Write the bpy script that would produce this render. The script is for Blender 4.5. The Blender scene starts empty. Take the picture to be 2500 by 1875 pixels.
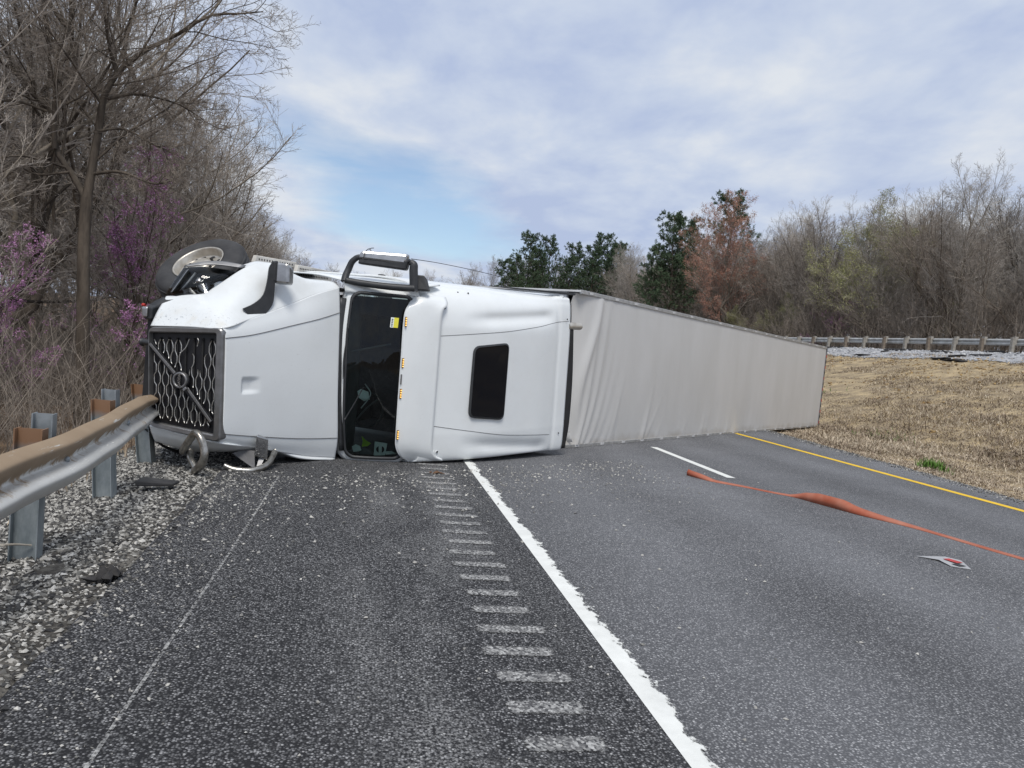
import bpy, math, random
import numpy as np
from mathutils import Matrix, Vector

scene = bpy.context.scene
COL = scene.collection
R = math.radians

# ------------------------------------------------------------------ camera
cam_d = bpy.data.cameras.new('camera')
cam = bpy.data.objects.new('camera', cam_d)
COL.objects.link(cam)
cam_d.sensor_width = 36.0
cam_d.lens = 27.04
cam_d.clip_start = 0.05
cam_d.clip_end = 3000
CR = ((0.978332735, -0.088790458, -0.187032925),
      (-0.181834209, 0.063485219, -0.981277712),
      (0.099001923, 0.994025091, 0.045964526))
cam.matrix_world = Matrix.Translation((0, 0, 1.55)) @ Matrix(CR).to_4x4()
scene.camera = cam

# ------------------------------------------------------------------ world: hazy sky with broken altocumulus
SUN_EL, SUN_AZ = R(57), R(188)          # azimuth clockwise from +Y
world = bpy.data.worlds.new('World')
scene.world = world
world.use_nodes = True
wn, wl = world.node_tree.nodes, world.node_tree.links
wn.clear()
def wnode(t, **kw):
    n = wn.new(t)
    for k, v in kw.items():
        setattr(n, k, v)
    return n
def wmath(op, a, b=None, c=None, clamp=False):
    n = wn.new('ShaderNodeMath'); n.operation = op; n.use_clamp = clamp
    for i, v in enumerate((a, b, c)):
        if v is None: continue
        if isinstance(v, (int, float)): n.inputs[i].default_value = v
        else: wl.new(v, n.inputs[i])
    return n.outputs[0]
sky = wnode('ShaderNodeTexSky', sky_type='NISHITA', sun_disc=False, sun_elevation=SUN_EL, sun_rotation=SUN_AZ,
            air_density=1.0, dust_density=0.6, ozone_density=2.0)
tc = wn.new('ShaderNodeTexCoord')
sep = wn.new('ShaderNodeSeparateXYZ'); wl.new(tc.outputs['Generated'], sep.inputs[0])
dx, dy, dz = sep.outputs
den = wmath('ADD', wmath('MAXIMUM', dz, 0.0), 0.16)
u = wmath('DIVIDE', dx, den); v = wmath('DIVIDE', dy, den)
comb = wn.new('ShaderNodeCombineXYZ'); wl.new(u, comb.inputs[0]); wl.new(v, comb.inputs[1])
def wnoise(scale, detail, rough, dist, off, stretch=(1, 1, 1), rot=0):
    m = wn.new('ShaderNodeMapping'); wl.new(comb.outputs[0], m.inputs[0])
    m.inputs['Location'].default_value = off; m.inputs['Scale'].default_value = stretch
    m.inputs['Rotation'].default_value = (0, 0, rot)
    n = wn.new('ShaderNodeTexNoise'); wl.new(m.outputs[0], n.inputs['Vector'])
    n.inputs['Scale'].default_value = scale; n.inputs['Detail'].default_value = detail
    n.inputs['Roughness'].default_value = rough; n.inputs['Distortion'].default_value = dist
    return n.outputs['Fac']
n1 = wnoise(0.8, 5, 0.5, 0.2, (3.1, 1.7, 0), (1.0, 0.8, 1), 0.3)
n2 = wnoise(3.6, 5, 0.55, 0.15, (7.7, 2.2, 0), (1.0, 0.75, 1), 0.3)
n3 = wnoise(1.5, 6, 0.58, 0.3, (0.4, 9.2, 0), (0.7, 1.1, 1), 0.25)
# a wide clear opening low over the road, its rim broken up by the noise
gx = wmath('SUBTRACT', u, 0.0); gy = wmath('SUBTRACT', v, 3.05)
g2 = wmath('ADD', wmath('POWER', wmath('DIVIDE', wmath('ADD', gx, wmath('MULTIPLY', gy, -0.25)), 0.55), 2.0), wmath('POWER', wmath('DIVIDE', gy, 0.72), 2.0))
gap = wmath('POWER', 2.718, wmath('MULTIPLY', g2, -1.0))
cover = wmath('SUBTRACT', wmath('ADD', wmath('ADD', wmath('MULTIPLY', n1, 0.5), wmath('MULTIPLY', n3, 0.75)), 0.34), wmath('MULTIPLY', gap, 0.60))
cover = wmath('MULTIPLY', wmath('SUBTRACT', cover, 0.42), 3.2, clamp=True)
cover = wmath('MAXIMUM', cover, 0.12)
ramp = wn.new('ShaderNodeValToRGB')
wl.new(wmath('ADD', wmath('MULTIPLY', n2, 0.55), wmath('MULTIPLY', n1, 0.45)), ramp.inputs[0])
e = ramp.color_ramp.elements
e[0].position = 0.38; e[0].color = (0.52, 0.615, 0.84, 1)
e[1].position = 0.62; e[1].color = (0.84, 0.885, 0.95, 1)
e2 = e.new(0.49); e2.color = (0.65, 0.735, 0.90, 1)
cs = wn.new('ShaderNodeVectorMath'); cs.operation = 'SCALE'; wl.new(ramp.outputs[0], cs.inputs[0]); cs.inputs['Scale'].default_value = 0.59 / 0.12
sk = wn.new('ShaderNodeVectorMath'); sk.operation = 'SCALE'; wl.new(sky.outputs[0], sk.inputs[0]); sk.inputs['Scale'].default_value = 0.74
mx = wn.new('ShaderNodeMix'); mx.data_type = 'RGBA'
wl.new(cover, mx.inputs['Factor']); wl.new(sk.outputs[0], mx.inputs['A']); wl.new(cs.outputs[0], mx.inputs['B'])
bg = wn.new('ShaderNodeBackground'); bg.inputs['Strength'].default_value = 0.12
wl.new(mx.outputs['Result'], bg.inputs['Color'])
wo = wn.new('ShaderNodeOutputWorld'); wl.new(bg.outputs[0], wo.inputs[0])

# ------------------------------------------------------------------ sun (veiled by cloud)
sun_d = bpy.data.lights.new('sun', 'SUN'); sun = bpy.data.objects.new('sun', sun_d); COL.objects.link(sun)
sun_d.energy = 1.85; sun_d.angle = R(20); sun_d.color = (1.0, 0.95, 0.88)
sd = Vector((math.sin(SUN_AZ) * math.cos(SUN_EL), math.cos(SUN_AZ) * math.cos(SUN_EL), math.sin(SUN_EL)))
sun.rotation_euler = sd.to_track_quat('Z', 'Y').to_euler(); sun.location = sd * 60

scene.view_settings.view_transform = 'Standard'
scene.view_settings.look = 'None'
scene.view_settings.exposure = 0.58
scene.view_settings.gamma = 1.0
scene.view_settings.use_curve_mapping = False

# ================================================================== helpers
rng = np.random.default_rng(11)
random.seed(5)

def link(o, parent=None):
    COL.objects.link(o)
    if parent is not None: o.parent = parent
    return o
def tag(o, label=None, cat=None, group=None, kind=None):
    if label: o['label'] = label
    if cat: o['category'] = cat
    if group: o['group'] = group
    if kind: o['kind'] = kind
    return o
def empty(name, loc=(0, 0, 0)):
    o = bpy.data.objects.new(name, None); o.location = loc; o.empty_display_size = 0.2
    return link(o)
def mesh_np(name, verts, faces, mats, smooth=False, fmat=None):
    """fast mesh from an (n,3) array and an (m,k) face array, or a list of such arrays"""
    if not isinstance(faces, (list, tuple)): faces = [faces]
    faces = [np.asarray(f, dtype=np.int32) for f in faces if len(f)]
    me = bpy.data.meshes.new(name)
    verts = np.ascontiguousarray(verts, dtype=np.float32)
    me.vertices.add(len(verts)); me.vertices.foreach_set('co', verts.ravel())
    loops = np.concatenate([f.ravel() for f in faces]); tot = np.concatenate([np.full(len(f), f.shape[1], np.int32) for f in faces])
    me.loops.add(len(loops)); me.loops.foreach_set('vertex_index', loops)
    st = np.zeros(len(tot), np.int32); st[1:] = np.cumsum(tot)[:-1]
    me.polygons.add(len(tot)); me.polygons.foreach_set('loop_start', st); me.polygons.foreach_set('loop_total', tot)
    if not isinstance(mats, (list, tuple)): mats = [mats]
    for m in mats: me.materials.append(m)
    if fmat is not None: me.polygons.foreach_set('material_index', np.asarray(fmat, np.int32))
    me.polygons.foreach_set('use_smooth', np.full(len(tot), bool(smooth)))
    me.update(calc_edges=True)
    return me
def obj(name, me, parent=None):
    return link(bpy.data.objects.new(name, me), parent)
def poly(name, verts, faces, mat, parent=None, smooth=False, solid=0, bevel=0, offset=-1):
    me = bpy.data.meshes.new(name); me.from_pydata([tuple(map(float, p)) for p in verts], [], faces)
    me.materials.append(mat)
    for p in me.polygons: p.use_smooth = smooth
    o = obj(name, me, parent)
    if solid:
        m = o.modifiers.new('solid', 'SOLIDIFY'); m.thickness = solid; m.offset = offset
    if bevel:
        m = o.modifiers.new('bevel', 'BEVEL'); m.width = bevel; m.segments = 2; m.limit_method = 'ANGLE'; m.angle_limit = R(35)
    return o
BOXF = [(0, 3, 2, 1), (4, 5, 6, 7), (0, 1, 5, 4), (1, 2, 6, 5), (2, 3, 7, 6), (3, 0, 4, 7)]
def hexa(name, p8, mat, parent=None, bevel=0.0, smooth=False):
    return poly(name, p8, BOXF, mat, parent, smooth, 0, bevel)
def box(name, lo, hi, mat, parent=None, bevel=0.0):
    x0, y0, z0 = lo; x1, y1, z1 = hi
    return hexa(name, [(x0, y0, z0), (x1, y0, z0), (x1, y1, z0), (x0, y1, z0), (x0, y0, z1), (x1, y0, z1), (x1, y1, z1), (x0, y1, z1)], mat, parent, bevel)
def catmull(P, n, closed=False):
    """resample the rows of P (k,...) to n samples with a Catmull-Rom curve through them"""
    P = np.asarray(P, float); k = len(P)
    if k == 2:
        t = np.linspace(0, 1, n).reshape((-1,) + (1,) * (P.ndim - 1)); return P[0] * (1 - t) + P[1] * t
    ts = np.linspace(0, k if closed else k - 1, n, endpoint=not closed)
    out = []
    for t in ts:
        i = min(int(t), k - 1 if closed else k - 2); f = t - i
        if closed: a, b, c, d = P[(i - 1) % k], P[i % k], P[(i + 1) % k], P[(i + 2) % k]
        else:
            b, c = P[i], P[i + 1]
            a = P[i - 1] if i > 0 else 2 * b - c
            d = P[i + 2] if i + 2 < k else 2 * c - b
        out.append(0.5 * (2 * b + (c - a) * f + (2 * a - 5 * b + 4 * c - d) * f ** 2 + (3 * b - a - 3 * c + d) * f ** 3))
    return np.array(out)
def gridfaces(nu, nv, flip=False, closed_v=False):
    i, j = np.meshgrid(np.arange(nu - 1), np.arange(nv if closed_v else nv - 1), indexing='ij')
    j2 = (j + 1) % nv
    q = np.stack([i * nv + j, (i + 1) * nv + j, (i + 1) * nv + j2, i * nv + j2], -1).reshape(-1, 4)
    return q[:, ::-1] if flip else q
def patch(name, rows, mat, parent=None, nu=24, nv=24, solid=0.0, flip=False, offset=-1, bump=None):
    G = np.array([catmull(r, nv) for r in rows]); G = catmull(G, nu)
    if bump is not None: G = bump(G)
    me = mesh_np(name, G.reshape(-1, 3), gridfaces(nu, nv, flip), mat, True)
    o = obj(name, me, parent)
    if solid:
        m = o.modifiers.new('solid', 'SOLIDIFY'); m.thickness = solid; m.offset = offset
    return o
def frames(P, ref=(0.31, 0.52, 0.79)):
    """P (M,N,3) -> two unit vectors normal to each polyline"""
    T = np.gradient(P, axis=1); T /= np.linalg.norm(T, axis=2, keepdims=True) + 1e-12
    ref = np.broadcast_to(np.asarray(ref, float), T.shape)
    a = np.cross(T, ref); a /= np.linalg.norm(a, axis=2, keepdims=True) + 1e-9
    return a, np.cross(T, a)
def tubes(P, rad, sides):
    """tapered tubes along M polylines (M,N,3), radii (M,N) -> verts, quads"""
    P = np.asarray(P, float); M, N, _ = P.shape
    a, b = frames(P)
    th = np.arange(sides) / sides * 2 * np.pi
    V = P[:, :, None, :] + rad[:, :, None, None] * (a[:, :, None, :] * np.cos(th)[None, None, :, None] + b[:, :, None, :] * np.sin(th)[None, None, :, None])
    q = gridfaces(N, sides, closed_v=True)
    Q = (q[None] + (np.arange(M) * N * sides)[:, None, None]).reshape(-1, 4)
    return V.reshape(-1, 3), Q
def tube(name, pts, r, mat, parent=None, sides=10, n=None, closed=False, ref=(0.31, 0.52, 0.79)):
    P = catmull(pts, n or max(8, len(pts) * 5), closed) if n != 0 else np.asarray(pts, float)
    rr = np.full(len(P), r) if np.isscalar(r) else np.interp(np.linspace(0, 1, len(P)), np.linspace(0, 1, len(r)), r)
    if closed:
        P = np.vstack([P, P[:1]]); rr = np.r_[rr, rr[:1]]
    V, Q = tubes(P[None], rr[None], sides)
    caps = []
    if not closed:
        caps = [np.arange(sides)[None, ::-1], (np.arange(sides) + (len(P) - 1) * sides)[None]]
    return obj(name, mesh_np(name, V, [Q] + caps, mat, True), parent)
def join(parts):
    """[(V,F)...] -> V, F with offsets (faces of one size)"""
    V, F, k = [], [], 0
    for v, f in parts:
        if len(v) == 0: continue
        V.append(v); F.append(np.asarray(f) + k); k += len(v)
    return np.vstack(V), np.vstack(F)
def lathe(name, prof, mat, parent=None, axis=(0, 0, 1), origin=(0, 0, 0), seg=40, smooth=True):
    """profile [(r,h)] spun about axis"""
    ax = Vector(axis).normalized(); e1 = ax.orthogonal().normalized(); e2 = ax.cross(e1)
    th = np.arange(seg) / seg * 2 * np.pi
    V = []
    for r_, h_ in prof:
        for t in th:
            V.append(np.array(origin) + h_ * np.array(ax) + r_ * (math.cos(t) * np.array(e1) + math.sin(t) * np.array(e2)))
    return obj(name, mesh_np(name, np.array(V), gridfaces(len(prof), seg, closed_v=True), mat, smooth), parent)

# ================================================================== materials
MAT = {}
class NT:
    def __init__(s, name):
        s.m = bpy.data.materials.new(name); s.m.use_nodes = True
        s.n, s.l = s.m.node_tree.nodes, s.m.node_tree.links
        s.b = s.n['Principled BSDF']; s.tc = s.n.new('ShaderNodeTexCoord')
    def mapping(s, scale=(1, 1, 1), rot=(0, 0, 0), coord='Object'):
        m = s.n.new('ShaderNodeMapping'); s.l.new(s.tc.outputs[coord], m.inputs[0])
        m.inputs['Scale'].default_value = scale; m.inputs['Rotation'].default_value = rot
        return m.outputs[0]
    def noise(s, scale, detail=4, rough=0.55, vec=None, dist=0.0):
        n = s.n.new('ShaderNodeTexNoise'); s.l.new(vec or s.tc.outputs['Object'], n.inputs['Vector'])
        n.inputs['Scale'].default_value = scale; n.inputs['Detail'].default_value = detail
        n.inputs['Roughness'].default_value = rough; n.inputs['Distortion'].default_value = dist
        return n.outputs['Fac']
    def voro(s, scale, out='Distance', vec=None, feature='F1'):
        n = s.n.new('ShaderNodeTexVoronoi'); n.feature = feature; s.l.new(vec or s.tc.outputs['Object'], n.inputs['Vector'])
        n.inputs['Scale'].default_value = scale
        return n.outputs[out]
    def ramp(s, fac, stops, interp='LINEAR'):
        r = s.n.new('ShaderNodeValToRGB'); s.l.new(fac, r.inputs[0]); r.color_ramp.interpolation = interp
        e = r.color_ramp.elements
        while len(e) < len(stops): e.new(0.5)
        for i, (p, c) in enumerate(stops):
            e[i].position = p; e[i].color = tuple(c) + (1,) if len(c) == 3 else c
        return r.outputs[0]
    def mix(s, fac, a, b, mode='MIX'):
        m = s.n.new('ShaderNodeMix'); m.data_type = 'RGBA'; m.blend_type = mode
        for sock, val in (('Factor', fac), ('A', a), ('B', b)):
            if isinstance(val, (int, float)): m.inputs[sock].default_value = val
            elif isinstance(val, tuple): m.inputs[sock].default_value = val + (1,)
            else: s.l.new(val, m.inputs[sock])
        return m.outputs['Result']
    def math(s, op, a, b=None, clamp=False):
        n = s.n.new('ShaderNodeMath'); n.operation = op; n.use_clamp = clamp
        for i, v in enumerate((a, b)):
            if v is None: continue
            if isinstance(v, (int, float)): n.inputs[i].default_value = v
            else: s.l.new(v, n.inputs[i])
        return n.outputs[0]
    def xyz(s, coord='Object'):
        n = s.n.new('ShaderNodeSeparateXYZ'); s.l.new(s.tc.outputs[coord], n.inputs[0]); return n.outputs
    def island(s):
        return s.n.new('ShaderNodeNewGeometry').outputs['Random Per Island']
    def objrand(s):
        return s.n.new('ShaderNodeObjectInfo').outputs['Random']
    def bump(s, h, strength=0.3, dist=0.01):
        b = s.n.new('ShaderNodeBump'); s.l.new(h, b.inputs['Height']); b.inputs['Strength'].default_value = strength; b.inputs['Distance'].default_value = dist
        s.l.new(b.outputs[0], s.b.inputs['Normal'])
    def set(s, color=None, rough=None, metal=None, spec=None, alpha=None, coat=None, emit=None, estr=0):
        for k, v in (('Base Color', color), ('Roughness', rough), ('Metallic', metal), ('Specular IOR Level', spec), ('Alpha', alpha), ('Coat Weight', coat), ('Emission Color', emit)):
            if v is None: continue
            if isinstance(v, tuple): s.b.inputs[k].default_value = v + (1,)
            elif isinstance(v, (int, float)): s.b.inputs[k].default_value = v
            else: s.l.new(v, s.b.inputs[k])
        if estr: s.b.inputs['Emission Strength'].default_value = estr
        return s.m
def simple(name, c1, c2=None, scale=6, rough=0.6, metal=0.0, spec=0.5, bump=0.0, bscale=60, coat=None):
    t = NT(name)
    if c2 is None: c2 = tuple(v * 0.8 for v in c1)
    col = t.mix(t.ramp(t.noise(scale, 6, 0.6), [(0.35, (0, 0, 0)), (0.65, (1, 1, 1))]), c1, c2)
    if bump: t.bump(t.noise(bscale, 5, 0.6), bump, 0.004)
    return t.set(col, rough, metal, spec, coat=coat)

def m_asphalt():
    t = NT('asphalt')
    x, y, z = t.xyz()
    ag = t.voro(88, 'Color'); agd = t.voro(88)
    agv = t.n.new('ShaderNodeSeparateColor'); t.l.new(ag, agv.inputs[0])
    stone = t.ramp(agv.outputs[0], [(0.0, (0.030, 0.030, 0.031)), (0.35, (0.092, 0.093, 0.095)), (0.72, (0.195, 0.196, 0.20)), (0.92, (0.30, 0.30, 0.305)), (1.0, (0.48, 0.48, 0.475))])
    stone = t.mix(t.ramp(agd, [(0.30, (0, 0, 0)), (0.62, (1, 1, 1))]), stone, (0.012, 0.012, 0.014))
    fine = t.noise(38, 4, 0.7)
    stone = t.mix(t.ramp(fine, [(0.35, (0, 0, 0)), (0.7, (1, 1, 1))]), t.mix(1.0, stone, (0.62, 0.62, 0.63), 'MULTIPLY'), stone)
    # traffic lane is polished greyer than the shoulder; dusty white scuffs on the shoulder
    lane = t.ramp(t.math('ADD', x, t.math('MULTIPLY', t.noise(1.2), 0.3)), [(0.0, (0, 0, 0)), (1.0, (1, 1, 1))])
    lane_f = t.math('MULTIPLY', t.math('SUBTRACT', x, 1.3), 4.0, True)
    wave = t.math('SINE', t.math('MULTIPLY', x, 3.3))
    path = t.math('ADD', t.math('MULTIPLY', wave, 0.12), t.math('MULTIPLY', t.noise(0.8, 3), 0.5))
    greyer = t.mix(t.math('MULTIPLY', lane_f, t.math('ADD', path, 0.35), True), stone, (0.105, 0.108, 0.115), 'ADD')
    dustn = t.noise(1.1, 6, 0.62, t.mapping((1.3, 0.35, 1)))
    speck = t.ramp(t.noise(60, 3, 0.7), [(0.48, (0, 0, 0)), (0.62, (1, 1, 1))])
    near_sh = t.math('SUBTRACT', 1.0, t.math('ABSOLUTE', t.math('MULTIPLY', t.math('SUBTRACT', x, 0.55), 1.15)), True)
    dust = t.math('MULTIPLY', t.math('MULTIPLY', t.math('MULTIPLY', t.math('SUBTRACT', dustn, 0.44), 5.0, True), speck), t.math('MULTIPLY', near_sh, 0.8))
    col = t.mix(dust, greyer, (0.42, 0.42, 0.415))
    big = t.ramp(t.noise(0.35, 4), [(0.3, (0.92, 0.92, 0.92)), (0.7, (1.22, 1.22, 1.22))])
    col = t.mix(1.0, col, big, 'MULTIPLY')
    t.bump(t.math('SUBTRACT', t.math('MULTIPLY', fine, 0.6), agd), 0.75, 0.006)
    return t.set(col, 0.82, spec=0.4)
MAT['asphalt'] = m_asphalt()

def m_paint(name, c, wear, ragged_x=None):
    """road paint; wears through in specks, frays along one side"""
    t = NT(name)
    x, y, z = t.xyz()
    n = t.noise(30, 6, 0.7)
    col = t.mix(t.ramp(t.noise(5, 6, 0.65), [(0.35, (0, 0, 0)), (0.75, (1, 1, 1))]), c, tuple(v * 0.78 for v in c))
    a = t.math('MULTIPLY', t.math('SUBTRACT', n, wear), 14.0, True)
    if ragged_x:
        x0, x1 = ragged_x           # solid below x0, gone above x1
        edge = t.math('MULTIPLY', t.math('SUBTRACT', x, x0), 1.0 / (x1 - x0))
        thr = t.math('ADD', t.math('MULTIPLY', t.noise(16, 7, 0.75, t.mapping((1, 0.6, 1))), 1.7), t.math('MULTIPLY', t.math('SUBTRACT', t.noise(1.4, 3), 0.5), 1.3))
        a2 = t.math('MULTIPLY', t.math('SUBTRACT', thr, t.math('ADD', edge, 0.35)), 9.0, True)
        a = t.math('MULTIPLY', a, a2)
    t.bump(n, 0.3, 0.003)
    return t.set(col, 0.7, spec=0.3, alpha=a)
MAT['white_paint'] = m_paint('white_road_paint', (0.74, 0.75, 0.72), 0.20, (1.42, 1.56))
MAT['dash_paint'] = m_paint('dash_road_paint', (0.74, 0.75, 0.72), 0.26)
MAT['yellow_paint'] = m_paint('yellow_road_paint', (0.78, 0.50, 0.03), 0.24)
def m_groove():
    t = NT('milled_groove')
    ag = t.voro(85, 'Color'); sp = t.n.new('ShaderNodeSeparateColor'); t.l.new(ag, sp.inputs[0])
    col = t.ramp(sp.outputs[1], [(0.0, (0.04, 0.04, 0.045)), (0.4, (0.15, 0.15, 0.15)), (0.75, (0.27, 0.27, 0.265)), (1.0, (0.45, 0.45, 0.44))])
    g = t.xyz('Generated')
    ex = t.math('MULTIPLY', t.math('MULTIPLY', g[0], t.math('SUBTRACT', 1.0, g[0])), 9.0, True)
    ey = t.math('MULTIPLY', t.math('MULTIPLY', g[1], t.math('SUBTRACT', 1.0, g[1])), 5.0, True)
    n = t.noise(55, 4, 0.75)
    a = t.math('MULTIPLY', t.math('SUBTRACT', t.math('ADD', t.math('MULTIPLY', t.math('MULTIPLY', ex, ey), 0.62), n), 0.84), 6.0, True)
    t.bump(n, 0.6, 0.006)
    return t.set(col, 0.9, spec=0.2, alpha=a)
MAT['groove'] = m_groove()
def m_scratch():
    t = NT('scratch')
    a = t.math('MULTIPLY', t.math('SUBTRACT', t.noise(24, 5, 0.75), 0.45), 7.0, True)
    return t.set((0.42, 0.42, 0.41), 0.9, alpha=t.math('MULTIPLY', a, 0.85))
MAT['scratch'] = m_scratch()
def m_stone(name, stops):
    t = NT(name)
    col = t.ramp(t.island(), stops)
    col = t.mix(t.noise(60, 4, 0.6), col, t.mix(1.0, col, (0.7, 0.69, 0.67), 'MULTIPLY'))
    return t.set(col, 0.9, spec=0.25)
MAT['gravel_stone'] = m_stone('gravel_stone', [(0.0, (0.03, 0.03, 0.032)), (0.32, (0.08, 0.08, 0.08)), (0.55, (0.22, 0.215, 0.20)), (0.80, (0.42, 0.41, 0.385)), (1.0, (0.62, 0.61, 0.58))])
MAT['pale_stone'] = m_stone('pale_stone', [(0.0, (0.20, 0.20, 0.19)), (0.5, (0.42, 0.41, 0.39)), (1.0, (0.66, 0.65, 0.61))])
MAT['verge_stone'] = m_stone('verge_stone', [(0.0, (0.26, 0.27, 0.29)), (0.7, (0.45, 0.46, 0.48)), (1.0, (0.60, 0.60, 0.60))])
MAT['yellow_stone'] = m_stone('yellow_stone', [(0.0, (0.20, 0.13, 0.06)), (0.6, (0.42, 0.29, 0.13)), (1.0, (0.55, 0.46, 0.32))])
MAT['tar'] = simple('tar', (0.018, 0.017, 0.018), (0.035, 0.033, 0.032), 20, 0.85)
def m_soil(name, stops, scale=3.0, bump=0.8):
    t = NT(name)
    n = t.noise(scale, 8, 0.68); f = t.noise(scale * 14, 5, 0.7)
    col = t.ramp(t.math('ADD', t.math('MULTIPLY', n, 0.6), t.math('MULTIPLY', f, 0.4)), stops)
    t.bump(f, bump, 0.03)
    return t.set(col, 0.95, spec=0.15)
MAT['gravel_bed'] = m_soil('gravel_bed', [(0.36, (0.022, 0.021, 0.020)), (0.5, (0.075, 0.07, 0.063)), (0.62, (0.20, 0.19, 0.17))], 2.2)
MAT['leaf_litter'] = m_soil('leaf_litter', [(0.35, (0.06, 0.043, 0.03)), (0.5, (0.13, 0.092, 0.062)), (0.65, (0.24, 0.165, 0.105))], 0.9)
MAT['bank_soil'] = m_soil('bank_soil', [(0.38, (0.17, 0.135, 0.095)), (0.5, (0.32, 0.255, 0.165)), (0.62, (0.50, 0.39, 0.23))], 1.6)
MAT['verge_rock'] = m_soil('verge_rock', [(0.34, (0.16, 0.165, 0.18)), (0.5, (0.34, 0.345, 0.36)), (0.66, (0.52, 0.52, 0.52))], 1.5)
def m_blade(name, stops, nscale=0.35, stretch=None):
    t = NT(name)
    vec = t.mapping(stretch) if stretch else None
    f = t.math('ADD', t.math('MULTIPLY', t.island(), 0.45), t.math('MULTIPLY', t.noise(nscale, 5, 0.6, vec), 0.75))
    return t.set(t.ramp(f, stops), 0.85, spec=0.15)
MAT['dry_grass'] = m_blade('dry_grass', [(0.34, (0.12, 0.088, 0.066)), (0.52, (0.29, 0.23, 0.17)), (0.70, (0.46, 0.38, 0.28)), (0.92, (0.62, 0.55, 0.43))], 0.7, (1.6, 0.35, 1.6))
MAT['green_grass'] = m_blade('green_grass', [(0.3, (0.05, 0.11, 0.02)), (0.8, (0.13, 0.24, 0.05))])
def m_bark(name, c1, c2):
    t = NT(name)
    n = t.noise(5, 6, 0.65, t.mapping((1, 1, 0.25)))
    col = t.mix(t.ramp(n, [(0.35, (0, 0, 0)), (0.65, (1, 1, 1))]), c1, c2)
    r = t.objrand()
    col = t.mix(1.0, col, t.ramp(r, [(0.0, (0.72, 0.72, 0.72)), (1.0, (1.25, 1.22, 1.18))]), 'MULTIPLY')
    t.bump(n, 0.7, 0.02)
    return t.set(col, 0.92, spec=0.15)
MAT['bark'] = m_bark('bark', (0.12, 0.105, 0.088), (0.26, 0.23, 0.19))
MAT['bark_dark'] = m_bark('bark_dark', (0.06, 0.05, 0.042), (0.15, 0.125, 0.10))
MAT['twig'] = m_bark('twig', (0.24, 0.215, 0.19), (0.34, 0.31, 0.28))
MAT['twig_dark'] = m_bark('twig_dark', (0.15, 0.13, 0.112), (0.25, 0.22, 0.19))
MAT['twig_grey'] = m_bark('twig_grey', (0.31, 0.29, 0.265), (0.41, 0.385, 0.355))
MAT['brush'] = m_bark('brush', (0.19, 0.165, 0.14), (0.32, 0.28, 0.24))
MAT['blossom'] = m_blade('blossom', [(0.25, (0.30, 0.12, 0.27)), (0.6, (0.50, 0.25, 0.45)), (0.9, (0.62, 0.38, 0.57))])
MAT['maple_bud'] = m_blade('maple_bud', [(0.25, (0.22, 0.10, 0.07)), (0.6, (0.36, 0.19, 0.135)), (0.9, (0.46, 0.28, 0.21))])
MAT['spring_leaf'] = m_blade('spring_leaf', [(0.25, (0.17, 0.175, 0.07)), (0.6, (0.29, 0.29, 0.13)), (0.9, (0.40, 0.40, 0.22))])
MAT['needle'] = m_blade('needle', [(0.25, (0.034, 0.060, 0.036)), (0.6, (0.068, 0.105, 0.058)), (0.9, (0.11, 0.15, 0.085))], 0.8)
def m_white(name='truck_white', c=(0.735, 0.765, 0.775), dirt=0.25):
    t = NT(name)
    x, y, z = t.xyz()
    d = t.noise(2.2, 8, 0.68); s = t.noise(55, 3, 0.8, t.mapping((0.35, 1, 1)))
    spots = t.ramp(s, [(0.655, (0, 0, 0)), (0.70, (1, 1, 1))])
    m = t.math('ADD', t.math('MULTIPLY', t.math('SUBTRACT', d, 0.44), 1.3 * dirt, True), t.math('MULTIPLY', spots, 0.30))
    col = t.mix(m, c, (0.40, 0.385, 0.35))
    return t.set(col, t.math('ADD', 0.22, t.math('MULTIPLY', d, 0.28)), spec=0.5, coat=0.25)
MAT['white'] = m_white()
def m_scuffed():
    t = NT('truck_white_scuffed')
    x, y, z = t.xyz()
    d = t.noise(2.2, 8, 0.68)
    col = t.mix(t.math('MULTIPLY', t.math('SUBTRACT', d, 0.44), 0.9, True), (0.68, 0.71, 0.72), (0.42, 0.41, 0.38))
    near = t.math('SUBTRACT', 1.0, t.math('MULTIPLY', t.math('ABSOLUTE', t.math('SUBTRACT', y, 0.60)), 5.5), True)
    front = t.math('SUBTRACT', 1.6, t.math('MULTIPLY', x, 2.6), True)
    sc = t.ramp(t.noise(34, 6, 0.75, t.mapping((1.6, 0.5, 0.8), (0.3, 0.2, 0.5))), [(0.58, (0, 0, 0)), (0.64, (1, 1, 1))])
    col = t.mix(t.math('MULTIPLY', t.math('MULTIPLY', near, front), sc), col, (0.22, 0.25, 0.28))
    tan_ = t.math('MULTIPLY', t.math('MULTIPLY', near, front), t.math('MULTIPLY', t.math('SUBTRACT', t.noise(6, 5), 0.5), 2.0, True))
    col = t.mix(tan_, col, (0.52, 0.47, 0.36))
    far = t.ramp(t.noise(20, 6, 0.75, t.mapping((1, 1, 1), (0.9, 0.4, 0.1))), [(0.68, (0, 0, 0)), (0.74, (1, 1, 1))])
    col = t.mix(t.math('MULTIPLY', far, 0.35), col, (0.35, 0.37, 0.39))
    return t.set(col, t.math('ADD', 0.22, t.math('MULTIPLY', d, 0.28)), spec=0.5, coat=0.25)
MAT['white_scuffed'] = m_scuffed()
MAT['white_inner'] = simple('white_inner', (0.62, 0.60, 0.56), (0.50, 0.48, 0.44), 4, 0.7)
MAT['plastic'] = simple('black_plastic', (0.022, 0.024, 0.027), (0.035, 0.037, 0.040), 8, 0.5, bump=0.1, bscale=300)
MAT['dark'] = simple('dark_void', (0.010, 0.010, 0.011), (0.016, 0.016, 0.017), 5, 0.75)
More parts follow.
